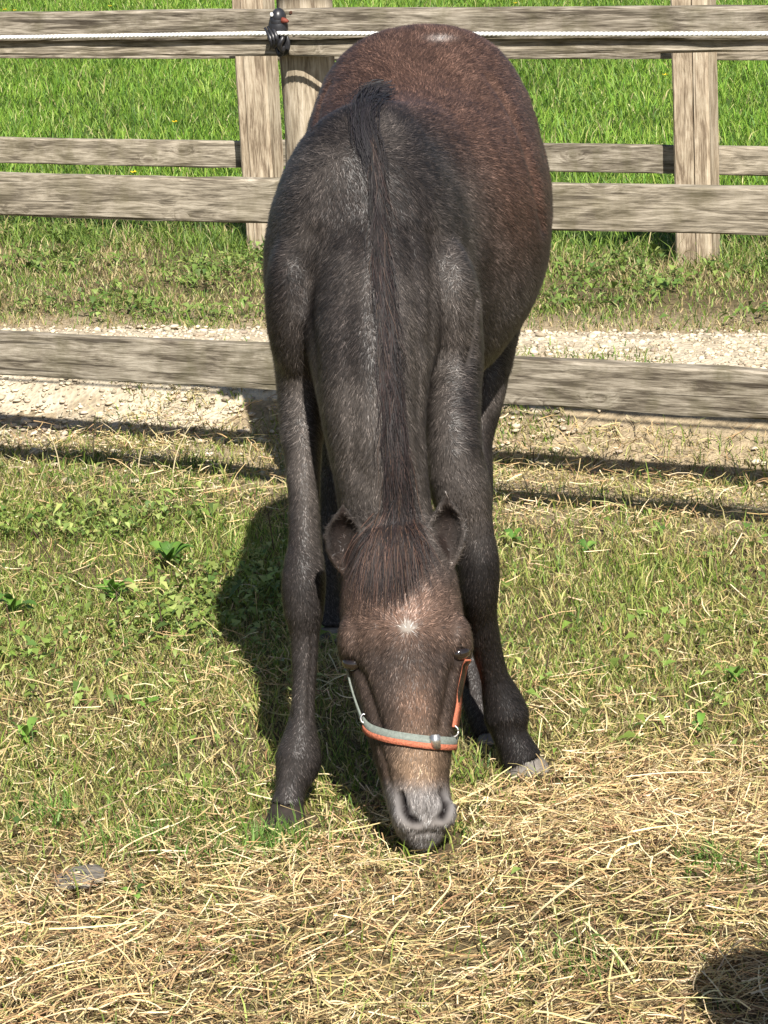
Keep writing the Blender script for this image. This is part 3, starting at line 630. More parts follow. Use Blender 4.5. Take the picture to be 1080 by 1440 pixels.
# shoulder muscle masses
def blob(px, py, d, rx, ry, rz):
    c_ = P(px, py, d); bm = bmesh.new(); bmesh.ops.create_icosphere(bm, subdivisions=3, radius=1)
    V = np.array([[v.co.x * rx, v.co.y * ry, v.co.z * rz] for v in bm.verts]) + c_; T = np.array([[v.index for v in f.verts] for f in bm.faces]); bm.free()
    parts.append((V, np.zeros((0, 4), int), T))
blob(414, 435, 5.262, .052, .08, .14); blob(638, 440, 5.262, .05, .08, .13)      # points of the shoulders
blob(497, 905, 4.895, .028, .04, .05); blob(640, 903, 4.895, .030, .04, .05)       # brow bones
blob(573, 1148, 4.745, .026, .025, .028); blob(621, 1143, 4.745, .026, .025, .028)   # nostril pads
# ears
EARP = []
def ear(base, tip, wid, flare, seg=9, nn=14, th=.009):
    base = np.array(base); tip = np.array(tip); ax = tip - base; L = np.linalg.norm(ax); ax /= L
    view = np.array([0, -1.0, .25]); s = np.cross(ax, view); s /= np.linalg.norm(s)
    if s[0] < 0: s = -s
    fwd = np.cross(s, ax); fwd = fwd if fwd[1] < 0 else -fwd          # toward the camera
    O, I = [], []
    for i in range(nn):
        t = i / (nn - 1); w = wid * (math.sin(math.pi * min(1, t * .80 + .16)) ** .75) * (1 - max(0, t - .6) / .4 * .86)
        c_ = base + ax * L * t + s * flare * math.sin(t * 2.4) + fwd * (-.004 + .012 * t * t)
        EARP.append((c_ - fwd * w * .28, w * .72, fwd))
        for j in range(seg):
            a = (j / (seg - 1) - .5) * 2; ang = a * 1.75 * (1 - .25 * t)
            off = s * math.sin(ang) * w + fwd * (-math.cos(ang) * w * .95); O.append(c_ + off * 1.0 - 0 * fwd)
            I.append(c_ + off * max(.1, 1 - th / w))
    V = np.array(O + I); m = nn * seg; Q = []
    for i in range(nn - 1):
        for j in range(seg - 1):
            a = i * seg + j; Q.append((a, a + 1, a + seg + 1, a + seg)); Q.append((m + a, m + a + seg, m + a + seg + 1, m + a + 1))
        a = i * seg; Q.append((a, a + seg, m + a + seg, m + a)); a = i * seg + seg - 1; Q.append((a, m + a, m + a + seg, a + seg))
    for j in range(seg - 1):
        Q.append((j, m + j, m + j + 1, j + 1)); a = (nn - 1) * seg + j; Q.append((a, a + 1, m + a + 1, m + a))
    parts.append((V, np.array(Q), np.zeros((0, 3), int)))
ear(P(499, 812, 4.940), P(493, 698, 4.945), .037, -.016)
ear(P(620, 802, 4.940), P(621, 684, 4.945), .036, .010)

V, Q, T = joined(parts)
raw = bpy.data.objects.new('raw', fastmesh('raw', V, Q, T)); COL.objects.link(raw)
bm = bmesh.new(); bm.from_mesh(raw.data); bmesh.ops.recalc_face_normals(bm, faces=bm.faces); bm.to_mesh(raw.data); bm.free()
md = raw.modifiers.new('r', 'REMESH'); md.mode = 'VOXEL'; md.voxel_size = .0048
ms = raw.modifiers.new('s', 'SMOOTH'); ms.factor = .5; ms.iterations = 7
dg = bpy.context.evaluated_depsgraph_get(); body = bpy.data.meshes.new_from_object(raw.evaluated_get(dg)); bpy.data.objects.remove(raw)
nv = len(body.vertices); BV = np.empty(nv * 3, np.float32); body.vertices.foreach_get('co', BV); BV = BV.reshape(-1, 3).astype(float)
def vnormals():
    N_ = np.empty(nv * 3, np.float32); body.vertex_normals.foreach_get('vector', N_); return N_.reshape(-1, 3).astype(float)
ed_ = np.empty(len(body.edges) * 2, np.int32); body.edges.foreach_get('vertices', ed_); ed_ = ed_.reshape(-1, 2)
dg_ = np.bincount(ed_.ravel(), minlength=nv)[:, None]
ws_ = (sstep(.60, .75, BV[:, 2]) * sstep(4.98, 5.06, BV[:, 1]))[:, None] * .6
for _ in range(22):
    av = np.stack([np.bincount(ed_[:, 0], BV[ed_[:, 1], k_], nv) + np.bincount(ed_[:, 1], BV[ed_[:, 0], k_], nv) for k_ in range(3)], 1) / dg_
    BV = BV + (av - BV) * ws_
body.vertices.foreach_set('co', BV.astype(np.float32).ravel()); body.update()
BN = vnormals()
# sculpting pass: nostrils, mouth line, eye sockets
def dent(pts, rad, depth):
    global BV
    w = np.zeros(nv)
    for p in pts: w = np.maximum(w, np.exp(-(np.linalg.norm(BV - p, axis=1) / rad) ** 2 * 1.6))
    BV = BV - BN * (w * depth)[:, None]; return w
bvh = BVHTree.FromPolygons([tuple(v) for v in BV], [tuple(p.vertices) for p in body.polygons])
def on_body(px, py):
    d_ = Vector(ray(px, py)).normalized(); h_ = bvh.ray_cast(Vector(C0), d_); return None if h_[0] is None else np.array(h_[0])
def hits(l): return [q for q in (on_body(*p) for p in l) if q is not None]
nosL = hits(resample([(563, 1119), (565, 1130), (570, 1141), (577, 1151), (586, 1157)], 16)); nosR = hits(resample([(623, 1114), (628, 1123), (628, 1133), (625, 1143), (620, 1152)], 16))
wN = np.maximum(dent(nosL, .0095, .015), dent(nosR, .0095, .015))
dent(hits([(590, 1172), (600, 1170), (610, 1170), (580, 1170)]), .006, .004)
eyL = hits([(492, 932), (498, 938)]); eyR = hits([(650, 916), (646, 924)])
dent(hits(resample([(690, 112), (716, 155), (737, 205), (752, 260), (763, 318)], 40)), .020, .009)      # flank fold
dent(hits(resample([(462, 118), (449, 150), (444, 180)], 16)), .012, .008)
dent(hits(resample([(440, 330), (436, 390), (438, 450), (446, 530)], 40)), .024, .005)                    # neck and shoulder grooves
dent(hits(resample([(606, 330), (607, 390), (604, 480)], 30)), .022, .005)
dent(hits(resample([(672, 420), (668, 470), (655, 512)], 16)), .010, .007)
dent(hits(resample([(574, 330), (584, 420), (588, 520), (590, 640)], 50)), .022, .005)
dent(hits(resample([(498, 330), (490, 420), (492, 540), (500, 660)], 50)), .022, .004)
dent(hits(resample([(508, 950), (520, 985), (532, 1022)], 22)), .016, .008); dent(hits(resample([(638, 945), (630, 985), (622, 1022)], 22)), .016, .008)
dent(hits(resample([(535, 890), (530, 920)], 10)), .02, .004); dent(hits(resample([(612, 885), (618, 915)], 10)), .02, .004)
dent(hits(resample([(535, 1055), (548, 1100)], 14)), .010, .004)
dent(hits(resample([(405, 895), (409, 960), (408, 1010)], 20)), .007, .003); dent(hits(resample([(440, 890), (437, 950), (434, 1010)], 20)), .007, .003)
wE = np.maximum(dent(eyL, .015, .006), dent(eyR, .015, .006))
# veins and muscle unevenness
BV = BV + BN * (.003 * (fbm(BV[:, 0] * 14 + BV[:, 1] * 9, BV[:, 2] * 11, 51) - .5) * 2)[:, None]
body.vertices.foreach_set('co', BV.astype(np.float32).ravel()); body.update(); BN = vnormals()
bvh = BVHTree.FromPolygons([tuple(v) for v in BV], [tuple(p.vertices) for p in body.polygons])

# coat colour by region of the animal (its markings, plus shade painted on one foreleg)
def coat(p):
    px, py = proj(p); x, y, z = p[:, 0], p[:, 1], p[:, 2]; n = len(p)
    dark = np.array([.023, .0188, .0172]); grey = np.array([.070, .060, .054]); brown = np.array([.095, .050, .034]); black = np.array([.010, .0085, .0085])
    nz = fbm(x * 7 + y * 4, z * 6, 61)
    c = mix(np.tile(dark, (n, 1)), np.tile(grey, (n, 1)), sstep(.35, .65, nz))
    back = sstep(5.33, 5.55, y) * (1 - sstep(6.05, 6.25, y)) * sstep(.78, 1.0, z)
    c = mix(c, np.tile(brown, (n, 1)), back * (.55 + .45 * nz))
    low = 1 - sstep(.36, .52, z); isleg = (1 - sstep(4.95, 5.0, -((-y)))) * 0
    legm = ((np.abs(x - .03) > .09) & (z < .62) & ~((y < 4.99) & (np.abs(x - .03) < .14) & (z > .02))).astype(float)
    c = mix(c, np.tile(np.array([.029, .025, .024]), (n, 1)), legm * low * .85)
    rf_shade = legm * ((x > .1) & (y < 5.26)) * (1 - sstep(.40, .52, z))
    c = mix(c, np.tile(black, (n, 1)), rf_shade * .9)  # black painted on the lower right foreleg in place of its shade
    headm = ((y < 4.99) & (np.abs(x - .03) < .16) & (z < .56) & ((x > -.125) | (z > .3)) ).astype(float)
    f = sstep(760, 850, py)
    c = mix(c, np.tile(np.array([.078, .049, .036]), (n, 1)), headm * f * .8)
    c = mix(c, np.tile(np.array([.036, .027, .023]), (n, 1)), headm * sstep(890, 930, py) * .75)
    tan = np.exp(-((px - 590) / 32) ** 2 - ((py - 1075) / 42) ** 2)
    c = mix(c, np.tile(np.array([.25, .165, .105]), (n, 1)), headm * np.clip(tan * 1.0, 0, .75))
    tan2 = np.exp(-((px - 585) / 22) ** 2 - ((py - 990) / 40) ** 2); c = mix(c, np.tile(np.array([.18, .105, .07]), (n, 1)), headm * tan2 * .7)
    c = mix(c, np.tile(np.array([.24, .225, .22]), (n, 1)), headm * sstep(1088, 1125, py) * .9)
    c = mix(c, np.tile(np.array([.30, .275, .265]), (n, 1)), headm * np.exp(-((px - 602) / 14) ** 2 - ((py - 1158) / 10) ** 2) * .8)
    lip = np.exp(-((py - 1167 - (px - 595) * -.12) / 14) ** 2) * sstep(548, 562, px); c = mix(c, np.tile(np.array([.30, .27, .25]), (n, 1)), headm * lip * .65)
    fore = np.exp(-((px - 572) / 42) ** 2 - ((py - 858) / 34) ** 2); c = mix(c, np.tile(np.array([.21, .125, .09]), (n, 1)), headm * fore * .75)
    star = np.exp(-(((px - 573) / 13) ** 2 + ((py - 882) / 9) ** 2)); c = mix(c, np.tile(np.array([.31, .275, .24]), (n, 1)), headm * sstep(.25, .8, star))
    # whitish spot on the croup
    sp_ = np.exp(-((px - 618) / 16) ** 2 - ((py - 55) / 4) ** 2); c = mix(c, np.tile(np.array([.42, .37, .34]), (n, 1)), sp_ * .7)
    return c
BC = coat(BV)
BC = mix(BC, np.tile(np.array([.012, .009, .009]), (nv, 1)), np.clip(wN * 1.3, 0, 1))
BC = mix(BC, np.tile(np.array([.02, .016, .015]), (nv, 1)), np.clip(wE * .8, 0, 1))
# ear hollows: shade of the recess painted in as a dark colour
wEar = np.zeros(nv)
for (c_, w_, f_) in EARP: wEar = np.maximum(wEar, np.exp(-(np.linalg.norm(BV - c_, axis=1) / (w_ * .72)) ** 4 * .9) * ((BN @ f_) > -.15))
BC = mix(BC, np.tile(np.array([.020, .013, .011]), (nv, 1)), np.clip(wEar, 0, .95))
a = body.color_attributes.new('Col', 'FLOAT_COLOR', 'POINT'); cc = np.ones((nv, 4), np.float32); cc[:, :3] = BC * .72; a.data.foreach_set('color', cc.ravel())
M_coat = attr_mat('foal_skin_and_undercoat', .75, .15)
M_hair = attr_mat('foal_coat_hair', .46, .42)
foal = empty('foal', (0.02, 5.4, 0), 'young dark brown foal facing the camera with its head down, eating hay', 'foal')
bo = link('body', body, M_coat, foal)

# coat of short hairs lying with the growth
body.calc_loop_triangles(); nt = len(body.loop_triangles); TI = np.empty(nt * 3, np.int32); body.loop_triangles.foreach_get('vertices', TI); TI = TI.reshape(-1, 3)
A_, B_, C_ = BV[TI[:, 0]], BV[TI[:, 1]], BV[TI[:, 2]]
ar = np.linalg.norm(np.cross(B_ - A_, C_ - A_), axis=1) / 2
facing = ((C0[None] - A_) * BN[TI[:, 0]]).sum(1) > -1.0
NH = 330000
pr_ = ar * facing; idx = rng.choice(nt, NH, p=pr_ / pr_.sum()); r1 = np.sqrt(rng.uniform(0, 1, NH)); r2 = rng.uniform(0, 1, NH)
wa, wb, wc = 1 - r1, r1 * (1 - r2), r1 * r2
pos = A_[idx] * wa[:, None] + B_[idx] * wb[:, None] + C_[idx] * wc[:, None]
nor = BN[TI[idx, 0]] * wa[:, None] + BN[TI[idx, 1]] * wb[:, None] + BN[TI[idx, 2]] * wc[:, None]; nor /= np.linalg.norm(nor, axis=1, keepdims=True) + 1e-9
hc = BC[TI[idx, 0]] * wa[:, None] + BC[TI[idx, 1]] * wb[:, None] + BC[TI[idx, 2]] * wc[:, None]
hpx, hpy = proj(pos)
headm = (pos[:, 1] < 4.99) & (np.abs(pos[:, 0] - .03) < .16) & (pos[:, 2] < .56)
dirv = np.tile(np.array([0, .75, -.65]), (NH, 1))
neckm = (~headm) & (pos[:, 1] < 5.25) & (np.abs(pos[:, 0]) < .12) & (pos[:, 2] > .5)
dirv[neckm] = (0, .25, -.95)
legsel = (~headm) & (pos[:, 2] < .62); dirv[legsel] = (0, .1, -1)
star_c = np.array([573, 885]); dd = np.stack([hpx - star_c[0], hpy - star_c[1]], 1); dn = np.linalg.norm(dd, axis=1, keepdims=True) + 1e-6; dd = dd / dn
fl = np.exp(-(dn[:, 0] / 70) ** 2)
hd = np.stack([dd[:, 0] * fl * .9, np.zeros(NH), np.where(dd[:, 1] < 0, -dd[:, 1] * fl, -1.0)], 1); dirv[headm] = hd[headm]
swirl = fbm(pos[:, 0] * 9 + pos[:, 1] * 7, pos[:, 2] * 9, 66) - .5
dirv[:, 0] += swirl * 1.1 + rng.normal(0, .22, NH); dirv[:, 2] += rng.normal(0, .18, NH)
tan_ = dirv - nor * (dirv * nor).sum(1, keepdims=True); tan_ /= np.linalg.norm(tan_, axis=1, keepdims=True) + 1e-9
sd_ = np.cross(tan_, nor); Lh = rng.uniform(.008, .017, NH) * np.where(headm, .75, 1.0) * np.where(legsel, .7, 1.0); Wh = rng.uniform(.0007, .0014, NH)
nostril_k = np.ones(NH)
for q in nosL + nosR + eyL + eyR: nostril_k *= (np.linalg.norm(pos - q, axis=1) > .0125)
earh = wEar[TI[idx, 0]]
kp = (nostril_k > 0) & (rng.uniform(0, 1, NH) > earh * .93)
lift = rng.uniform(.10, .34, NH)
tipp = pos + tan_ * Lh[:, None] + nor * (Lh * lift)[:, None]
base = pos - nor * .0006
HV = np.stack([base - sd_ * (Wh / 2)[:, None], base + sd_ * (Wh / 2)[:, None], tipp], 1)[kp].reshape(-1, 3)
tone = rng.uniform(0, 1, NH); clump = fbm(pos[:, 0] * 60 + pos[:, 1] * 30, pos[:, 2] * 40 + pos[:, 1] * 20, 67)
mul = np.where(tone < .5, rng.uniform(.35, .9, NH), np.where(tone < .82, rng.uniform(.9, 1.7, NH), rng.uniform(1.7, 3.6, NH))) * (.35 + 1.3 * clump)
hcol = hc * (mul * .84)[:, None]; hcol = np.minimum(hcol, .52); hcol = hcol + (np.array([.02, .016, .014]) * (tone > .85)[:, None])
HC = np.repeat(hcol[kp], 3, 0); m_ = kp.sum()
hme = fastmesh('coat', HV, None, np.arange(m_ * 3).reshape(-1, 3), HC)
ho = link('coat', hme, M_hair, foal); tag(ho, kind='stuff')
hn = np.repeat((nor * .93 + tan_ * .12 + rng.normal(0, .12, (NH, 3)))[kp], 3, 0); hn /= np.linalg.norm(hn, axis=1, keepdims=True)
hme.normals_split_custom_set_from_vertices(hn.astype(np.float32))

# long hair: mane and forelock follow the body surface
M_mane = attr_mat('mane_hair', .6, .22)
def strands(name, paths, w, col):
    """paths (n,K,3)"""
    n, K, _ = paths.shape; tg = np.gradient(paths, axis=1); sd = np.cross(tg, np.array([0, -1.0, .3])[None, None]); sd /= np.linalg.norm(sd, axis=2, keepdims=True) + 1e-9
    tw = rng.uniform(-.7, .7, n)[:, None, None]; sd = sd * np.cos(tw) + np.array([0, -.9, .4])[None, None] * np.sin(tw)
    tp = np.linspace(1, .25, K)[None, :, None] * (w / 2)[:, None, None]
    V = np.stack([paths - sd * tp, paths + sd * tp], 2).reshape(-1, 3); b = ((np.arange(n) * 2 * K)[:, None] + (np.arange(K - 1) * 2)[None]).ravel()
    return link(name, fastmesh(name, V, np.stack([b, b + 1, b + 3, b + 2], 1), None, np.repeat(col, 2 * K, 0)), M_mane, foal)
def snapped(pxs, pys, offs):
    """rays through pixels onto the body, lifted along the normal"""
    n, K = pxs.shape; out = np.zeros((n, K, 3)); last = np.zeros(3)
    for i in range(n):
        for j in range(K):
            d_ = Vector(ray(pxs[i, j], pys[i, j])).normalized(); h_ = bvh.ray_cast(Vector(C0), d_)
            if h_[0] is not None: last = np.array(h_[0]) + np.array(h_[1]) * offs[i, j]
            out[i, j] = last
    return out
n, K = 3600, 6
t0 = rng.uniform(0, 1, n); y0 = 165 + t0 * 560
def crest_x(y): return np.interp(y, [130, 230, 400, 550, 700, 745], [512, 527, 538, 549, 560, 560])
def crest_w(y): return np.interp(y, [130, 230, 400, 550, 700, 745], [6, 8, 11, 14, 18, 22])
lt = rng.normal(0, .55, n); Ls = rng.uniform(50, 120, n); tt = np.linspace(0, 1, K)
py_ = np.minimum(y0[:, None] + Ls[:, None] * tt[None], 765); drift = rng.normal(2, 4, n)
cl_ = (fbm(y0 / 26, lt * 2.0, 88) - .5) * 26
px_ = crest_x(py_) + (cl_[:, None] * tt[None]) + (lt * 1.0)[:, None] * crest_w(py_) * (.6 + .4 * tt[None]) + drift[:, None] * tt[None] ** 1.5 + 3 * np.sin(tt * 6 + rng.uniform(0, 6, n)[:, None])
of = (.004 + rng.uniform(.002, .011, n)[:, None] * np.sin(tt * 2.6)[None] * np.exp(-lt ** 2)[:, None])
mp = snapped(px_, py_, of)
# tuft where the mane starts on the withers
n2 = 300; a = rng.uniform(0, 1, n2)
ctrl = np.array([(540, 131), (522, 138), (510, 158), (510, 184), (519, 212), (529, 245)], float)
px2 = ctrl[None, :, 0] + rng.normal(0, 7, n2)[:, None] + rng.normal(0, 3, (n2, K)); py2 = ctrl[None, :, 1] + rng.normal(0, 7, n2)[:, None] + rng.normal(0, 2, (n2, K))
mp2 = snapped(px2, py2, .004 + rng.uniform(.0, .012, n2)[:, None] * np.sin(np.linspace(.3, 2.9, K))[None])
mc = pick([(.010, .0085, .009), (.018, .014, .014), (.032, .021, .019), (.055, .036, .028)], n, [5, 4, 2, .7]); mc2 = pick([(.012, .011, .013), (.025, .022, .024)], n2, [3, 1])
strands('mane', np.concatenate([mp, mp2]), rng.uniform(.0009, .0019, n + n2), np.concatenate([mc, mc2]))
n = 1700; u_ = np.clip(rng.normal(0, .5, n), -1.15, 1.15); K = 7; tt = np.linspace(0, 1, K)
sx_ = 555 + u_ * 24 + rng.normal(0, 4, n); ex = 562 + u_ * 48 - 10 + rng.normal(0, 13, n); ln = 35 + 82 * rng.uniform(0, 1, n) ** .9 * (1 - .3 * np.maximum(0, u_)) + np.where(u_ < -.2, 14 * rng.uniform(0, 1, n), 0)
px_ = sx_[:, None] + (ex - sx_)[:, None] * tt[None] ** .8; py_ = 738 + rng.normal(0, 9, n)[:, None] + ln[:, None] * tt[None]
fp = snapped(px_, py_, .003 + rng.uniform(.002, .014, n)[:, None] * np.sin(tt * 2.7)[None])
strands('forelock', fp, rng.uniform(.0006, .0013, n), pick([(.014, .011, .011), (.028, .018, .016), (.06, .035, .027), (.11, .065, .045)], n, [6, 4, 2.0, 1.0]))

# eyes
M_lid = plain_mat('eyelid_skin', (.05, .038, .032), .6, .3, .3, 300, .3)
M_eye, en, el, eb = newmat('dark_eye', .06, .6); eb.inputs['Base Color'].default_value = (.012, .008, .006, 1); eb.inputs['Coat Weight'].default_value = .6
for (px, py, ox) in ((495, 932, .004), (649, 917, -.006)):
    q = on_body(px, py)
    if q is None: continue
    bm = bmesh.new(); bmesh.ops.create_uvsphere(bm, u_segments=20, v_segments=14, radius=.023); me = bpy.data.meshes.new('eye'); bm.to_mesh(me); bm.free()
    o = link('eye', me, M_eye, foal); o.location = Vector(q) + Vector((ox, .0120, -.003)); o.scale = (.95, .9, .66); ce = np.array(o.location)
    for (sgn, rr_, nm) in ((1, .0200, 'eyelid'),):
        pts = []
        for a in np.linspace(.15, math.pi - .15, 14):
            lift_ = .95 if sgn > 0 else -.50
            v_ = np.array([math.cos(a) * .95, -math.sin(a) * .80, lift_ * math.sin(a) - .25 * math.cos(a) * (1 if ox < 0 else -1) * -1]); v_ /= np.linalg.norm(v_); pts.append(ce + v_ * rr_)
        link(nm, fastmesh(nm, *tube(pts, np.sin(np.linspace(.25, math.pi - .25, 14)) * .0035 + .001, 8)), M_lid, foal)
# hooves
M_hoof = plain_mat('hoof_horn', (.15, .135, .12), .55, .35, .35, 45, .3)
M_hoofd = plain_mat('dark_hoof_horn', (.022, .017, .014), .6, .25, .35, 45, .3)
def hoof(px, py, top_px, top_py, d, wpx, mat=None):
    top = P(top_px, top_py, d); g = G(px, py); wd = wpx / F * (g @ fv - C0 @ fv) * .5
    rows = []; n_ = 9
    for i in range(n_):
        t = i / (n_ - 1); c_ = top * (1 - t) + np.array([g[0], g[1], float(gz(g[0], g[1])) + .002]) * t
        if t > .92: c_[2] = float(gz(g[0], g[1])) + .001
        rows.append((c_, (0, .0, -1), wd * (.66 + .36 * t), wd * (.72 + .42 * t), wd * (.75 + .35 * t), 2.3, 0))
    v, q_, t_ = loft(rows, 22); me = fastmesh('hoof', v, q_, t_); return link('hoof', me, mat or M_hoof, foal)
hoof(401, 1166, 404, 1126, 4.955, 62, M_hoofd); hoof(740, 1084, 736, 1064, 5.15, 68); hoof(690, 1045, 687, 1028, 5.345, 36); hoof(463, 897, 463, 880, 6.05, 46)

# ------------------------------------------------------------------ halter
hal_b = P(578, 1040, 4.76)
M_grn = plain_mat('faded_grey_green_webbing', (.15, .17, .15), .7, .3, .2, 250, .3); M_org = plain_mat('orange_red_webbing', (.36, .115, .065), .75, .2, .35, 320, .5)
M_steel, sn_, sl2, sb_ = newmat('halter_steel', .3, .5); sb_.inputs['Base Color'].default_value = (.6, .58, .55, 1); sb_.inputs['Metallic'].default_value = .9
halter = empty('halter', tuple(hal_b), 'grey and orange-red webbing halter buckled around the nose of the foal', 'halter')
def strap(name, pts, off, mat, par, width_dir_px, wpx, th=.003):
    """webbing laid on the body through pixel points"""
    P0, P1 = [], []
    pts = resample(pts, 26)
    for i, (px, py) in enumerate(pts):
        ra = []
        for sgn in (-.5, .5):
            xx, yy = px + width_dir_px[0] * wpx * sgn, py + width_dir_px[1] * wpx * sgn
            h_ = bvh.ray_cast(Vector(C0), Vector(ray(xx, yy)).normalized())
            if h_[0] is None: q, nn_, _, _ = bvh.find_nearest(Vector(P(xx, yy, face_depth(yy) + .07))); ra.append((np.array(q), np.array(nn_)))
            else: ra.append((np.array(h_[0]), np.array(h_[1])))
        nm = ra[0][1] + ra[1][1]; nm /= np.linalg.norm(nm)
        P0.append((ra[0][0], nm)); P1.append((ra[1][0], nm))
    V = []
    for (a, na), (b, nb) in zip(P0, P1): V += [a + na * off, b + nb * off, b + nb * (off + th), a + na * (off + th)]
    V = np.array(V); n_ = len(P0)
    V = V.reshape(n_, 4, 3)
    for _ in range(3): V[1:-1] = (V[:-2] + V[2:]) / 4 + V[1:-1] / 2
    V = V.reshape(-1, 3); Q = []
    for i in range(n_ - 1):
        for j in range(4): Q.append((i * 4 + j, i * 4 + (j + 1) % 4, i * 4 + 4 + (j + 1) % 4, i * 4 + 4 + j))
    Q += [(3, 2, 1, 0), ((n_ - 1) * 4, (n_ - 1) * 4 + 1, (n_ - 1) * 4 + 2, (n_ - 1) * 4 + 3)]
    me = fastmesh(name, V, np.array(Q)); bm = bmesh.new(); bm.from_mesh(me); bmesh.ops.recalc_face_normals(bm, faces=bm.faces); bm.to_mesh(me); bm.free()
    return link(name, me, mat, par, smooth=False)
nbp = [(515, 1015), (524, 1026), (545, 1034), (575, 1040), (605, 1044), (630, 1045), (641, 1044)]
nb = strap('noseband', nbp, .0045, M_grn, halter, (0, 1), 17)
strap('stripe', [(x, y + 6) for x, y in nbp], .0062, M_org, nb, (0, 1), 8, .0017)
strap('cheek_strap', [(656, 926), (652, 942), (646, 975), (640, 1005), (637, 1022)], .003, M_org, halter, (1, 0), 8)
strap('cheek_strap', [(488, 940), (494, 965), (502, 990), (510, 1010)], .003, M_grn, halter, (1, 0), 7)
def ring(px, py, r):
    q = on_body(px, py)
    if q is None: q = P(px, py, 4.83)
    q = q + np.array([0, -.006, .004]); pts = [q + np.array([math.cos(a) * r, math.sin(a) * r * .35, math.sin(a) * r]) for a in np.linspace(0, 2 * math.pi, 22)]
    link('halter_ring', fastmesh('halter_ring', *tube(pts, .0019, 8)), M_steel, halter)
ring(637, 1030, .009); ring(514, 1012, .008)
bq = on_body(612, 1043)
bmk = bmesh.new(); bmesh.ops.create_cube(bmk, size=1)
for v in bmk.verts: v.co = Vector(bq) + Vector((v.co.x * .018, v.co.y * .006 - .010, v.co.z * .026 + .003))
bmesh.ops.bevel(bmk, geom=list(bmk.edges), offset=.002, segments=2, affect='EDGES')
me = bpy.data.meshes.new('buckle'); bmk.to_mesh(me); bmk.free(); link('buckle', me, M_steel, halter)

# ------------------------------------------------------------------ small things
M_petal = plain_mat('yellow_petal', (.75, .50, .02), .5, .3, .15, 100); M_stem = plain_mat('green_stem', (.10, .19, .04), .6, .3, .2, 80)
fl_lab = ['yellow flower low in the field beside the left far post', 'yellow flower just above the near middle rail at left', 'yellow flower at the top left corner above the near fence', 'second yellow flower at the top left edge, nearer the far post', 'yellow flower above the top rail between the left edge and the insulator', 'yellow flower in the field left of the cracked right far post', 'yellow flower above the top rail over the foal rump']
for (px, py, z), lb in zip([(246, 172, .11), (188, 243, .10), (7, 14, .12), (21, 15, .12), (155, 9, .12), (935, 106, .11), (725, 5, .12)], fl_lab):
    q = G(px, py, z + .05)
    e_ = empty('buttercup', (q[0], q[1], .05), lb, 'flower', 'yellow flowers in the field')
    bm = bmesh.new()
    for k_ in range(5):
        a = k_ * 2 * math.pi / 5; vs = [bm.verts.new((q[0], q[1], q[2]))]
        for (rr_, da, dz) in ((.011, -.5, .004), (.017, 0, .008), (.011, .5, .004)): vs.append(bm.verts.new((q[0] + rr_ * math.cos(a + da), q[1] + rr_ * math.sin(a + da) - .002, q[2] + dz)))
        bm.faces.new(vs)
    me = bpy.data.meshes.new('petals'); bm.to_mesh(me); bm.free(); link('petals', me, M_petal, e_)
    link('stem', fastmesh('stem', *tube([(q[0], q[1], .04), (q[0] + .006, q[1], (q[2] + .04) / 2), (q[0], q[1], q[2])], .0013, 6)), M_stem, e_)

# broad-leaved plants
M_dock = attr_mat('broad_leaf', .45, .45, .25)
def big_leaf(root, az, L, W_, arch, c):
    n_ = 8; V, Q = [], []
    for i in range(n_ + 1):
        t = i / n_; w_ = W_ * math.sin(math.pi * min(1, .06 + t * .94)) ** .8; r_ = L * t; zz_ = arch * math.sin(t * 2.3) * L
        cx, cy = root[0] + math.cos(az) * r_, root[1] + math.sin(az) * r_
        sx2, sy2 = -math.sin(az), math.cos(az)
        for k_, lf in ((-1, .3), (0, 0), (1, .3)): V.append((cx + sx2 * w_ * k_, cy + sy2 * w_ * k_, root[2] + zz_ + w_ * lf))
    for i in range(n_):
        for j in range(2): a = i * 3 + j; Q.append((a, a + 1, a + 4, a + 3))
    return fastmesh('leaf', np.array(V), np.array(Q), None, np.tile(np.array(c), (len(V), 1)))
plants = [(208, 1012, .055, 4, 'small bright green weed in the turf left of the foal shadow'), (188, 1278, .05, 4, 'small green weed poking through the hay at lower left'),
          (826, 786, .07, 5, 'bright broad-leaved weed right of the foal knee'), (722, 770, .06, 4, 'pale green weed close beside the right foreleg'),
          (20, 868, .09, 8, 'dense green tuft of leaves at the left edge'), (240, 800, .10, 12, 'dark leafy weed clump behind the foal shadow at left'), (160, 845, .09, 9, 'leafy green weed between the left edge and the dark clump'),
          (985, 1040, .05, 5, 'small green weed in dry turf right of the splayed hoof'), (40, 1050, .06, 4, 'pale broad leaf weed low at the left edge'), (1035, 968, .07, 5, 'green weed near the right edge level with the muzzle halter')]
for (px, py, L, k_, lb) in plants:
    g = G(px, py); g[2] = float(gz(g[0], g[1])) - .004
    e_ = empty('broadleaf_weed', tuple(g), lb, 'weed', 'broad-leaved weeds in the paddock')
    for i in range(k_):
        az = i * 2.4 + random.uniform(-.4, .4); s_ = random.uniform(.6, 1.15)
        cL = np.array(random.choice([(.12, .24, .035), (.17, .30, .055), (.08, .17, .03)])) * random.uniform(.8, 1.15)
        L = L if i else L * .62
        link('leaf', big_leaf(g + np.array([0, 0, .012 + .02 * random.random()]), az, L * s_, L * s_ * .24, random.uniform(.25, .8), cL), M_dock, e_)
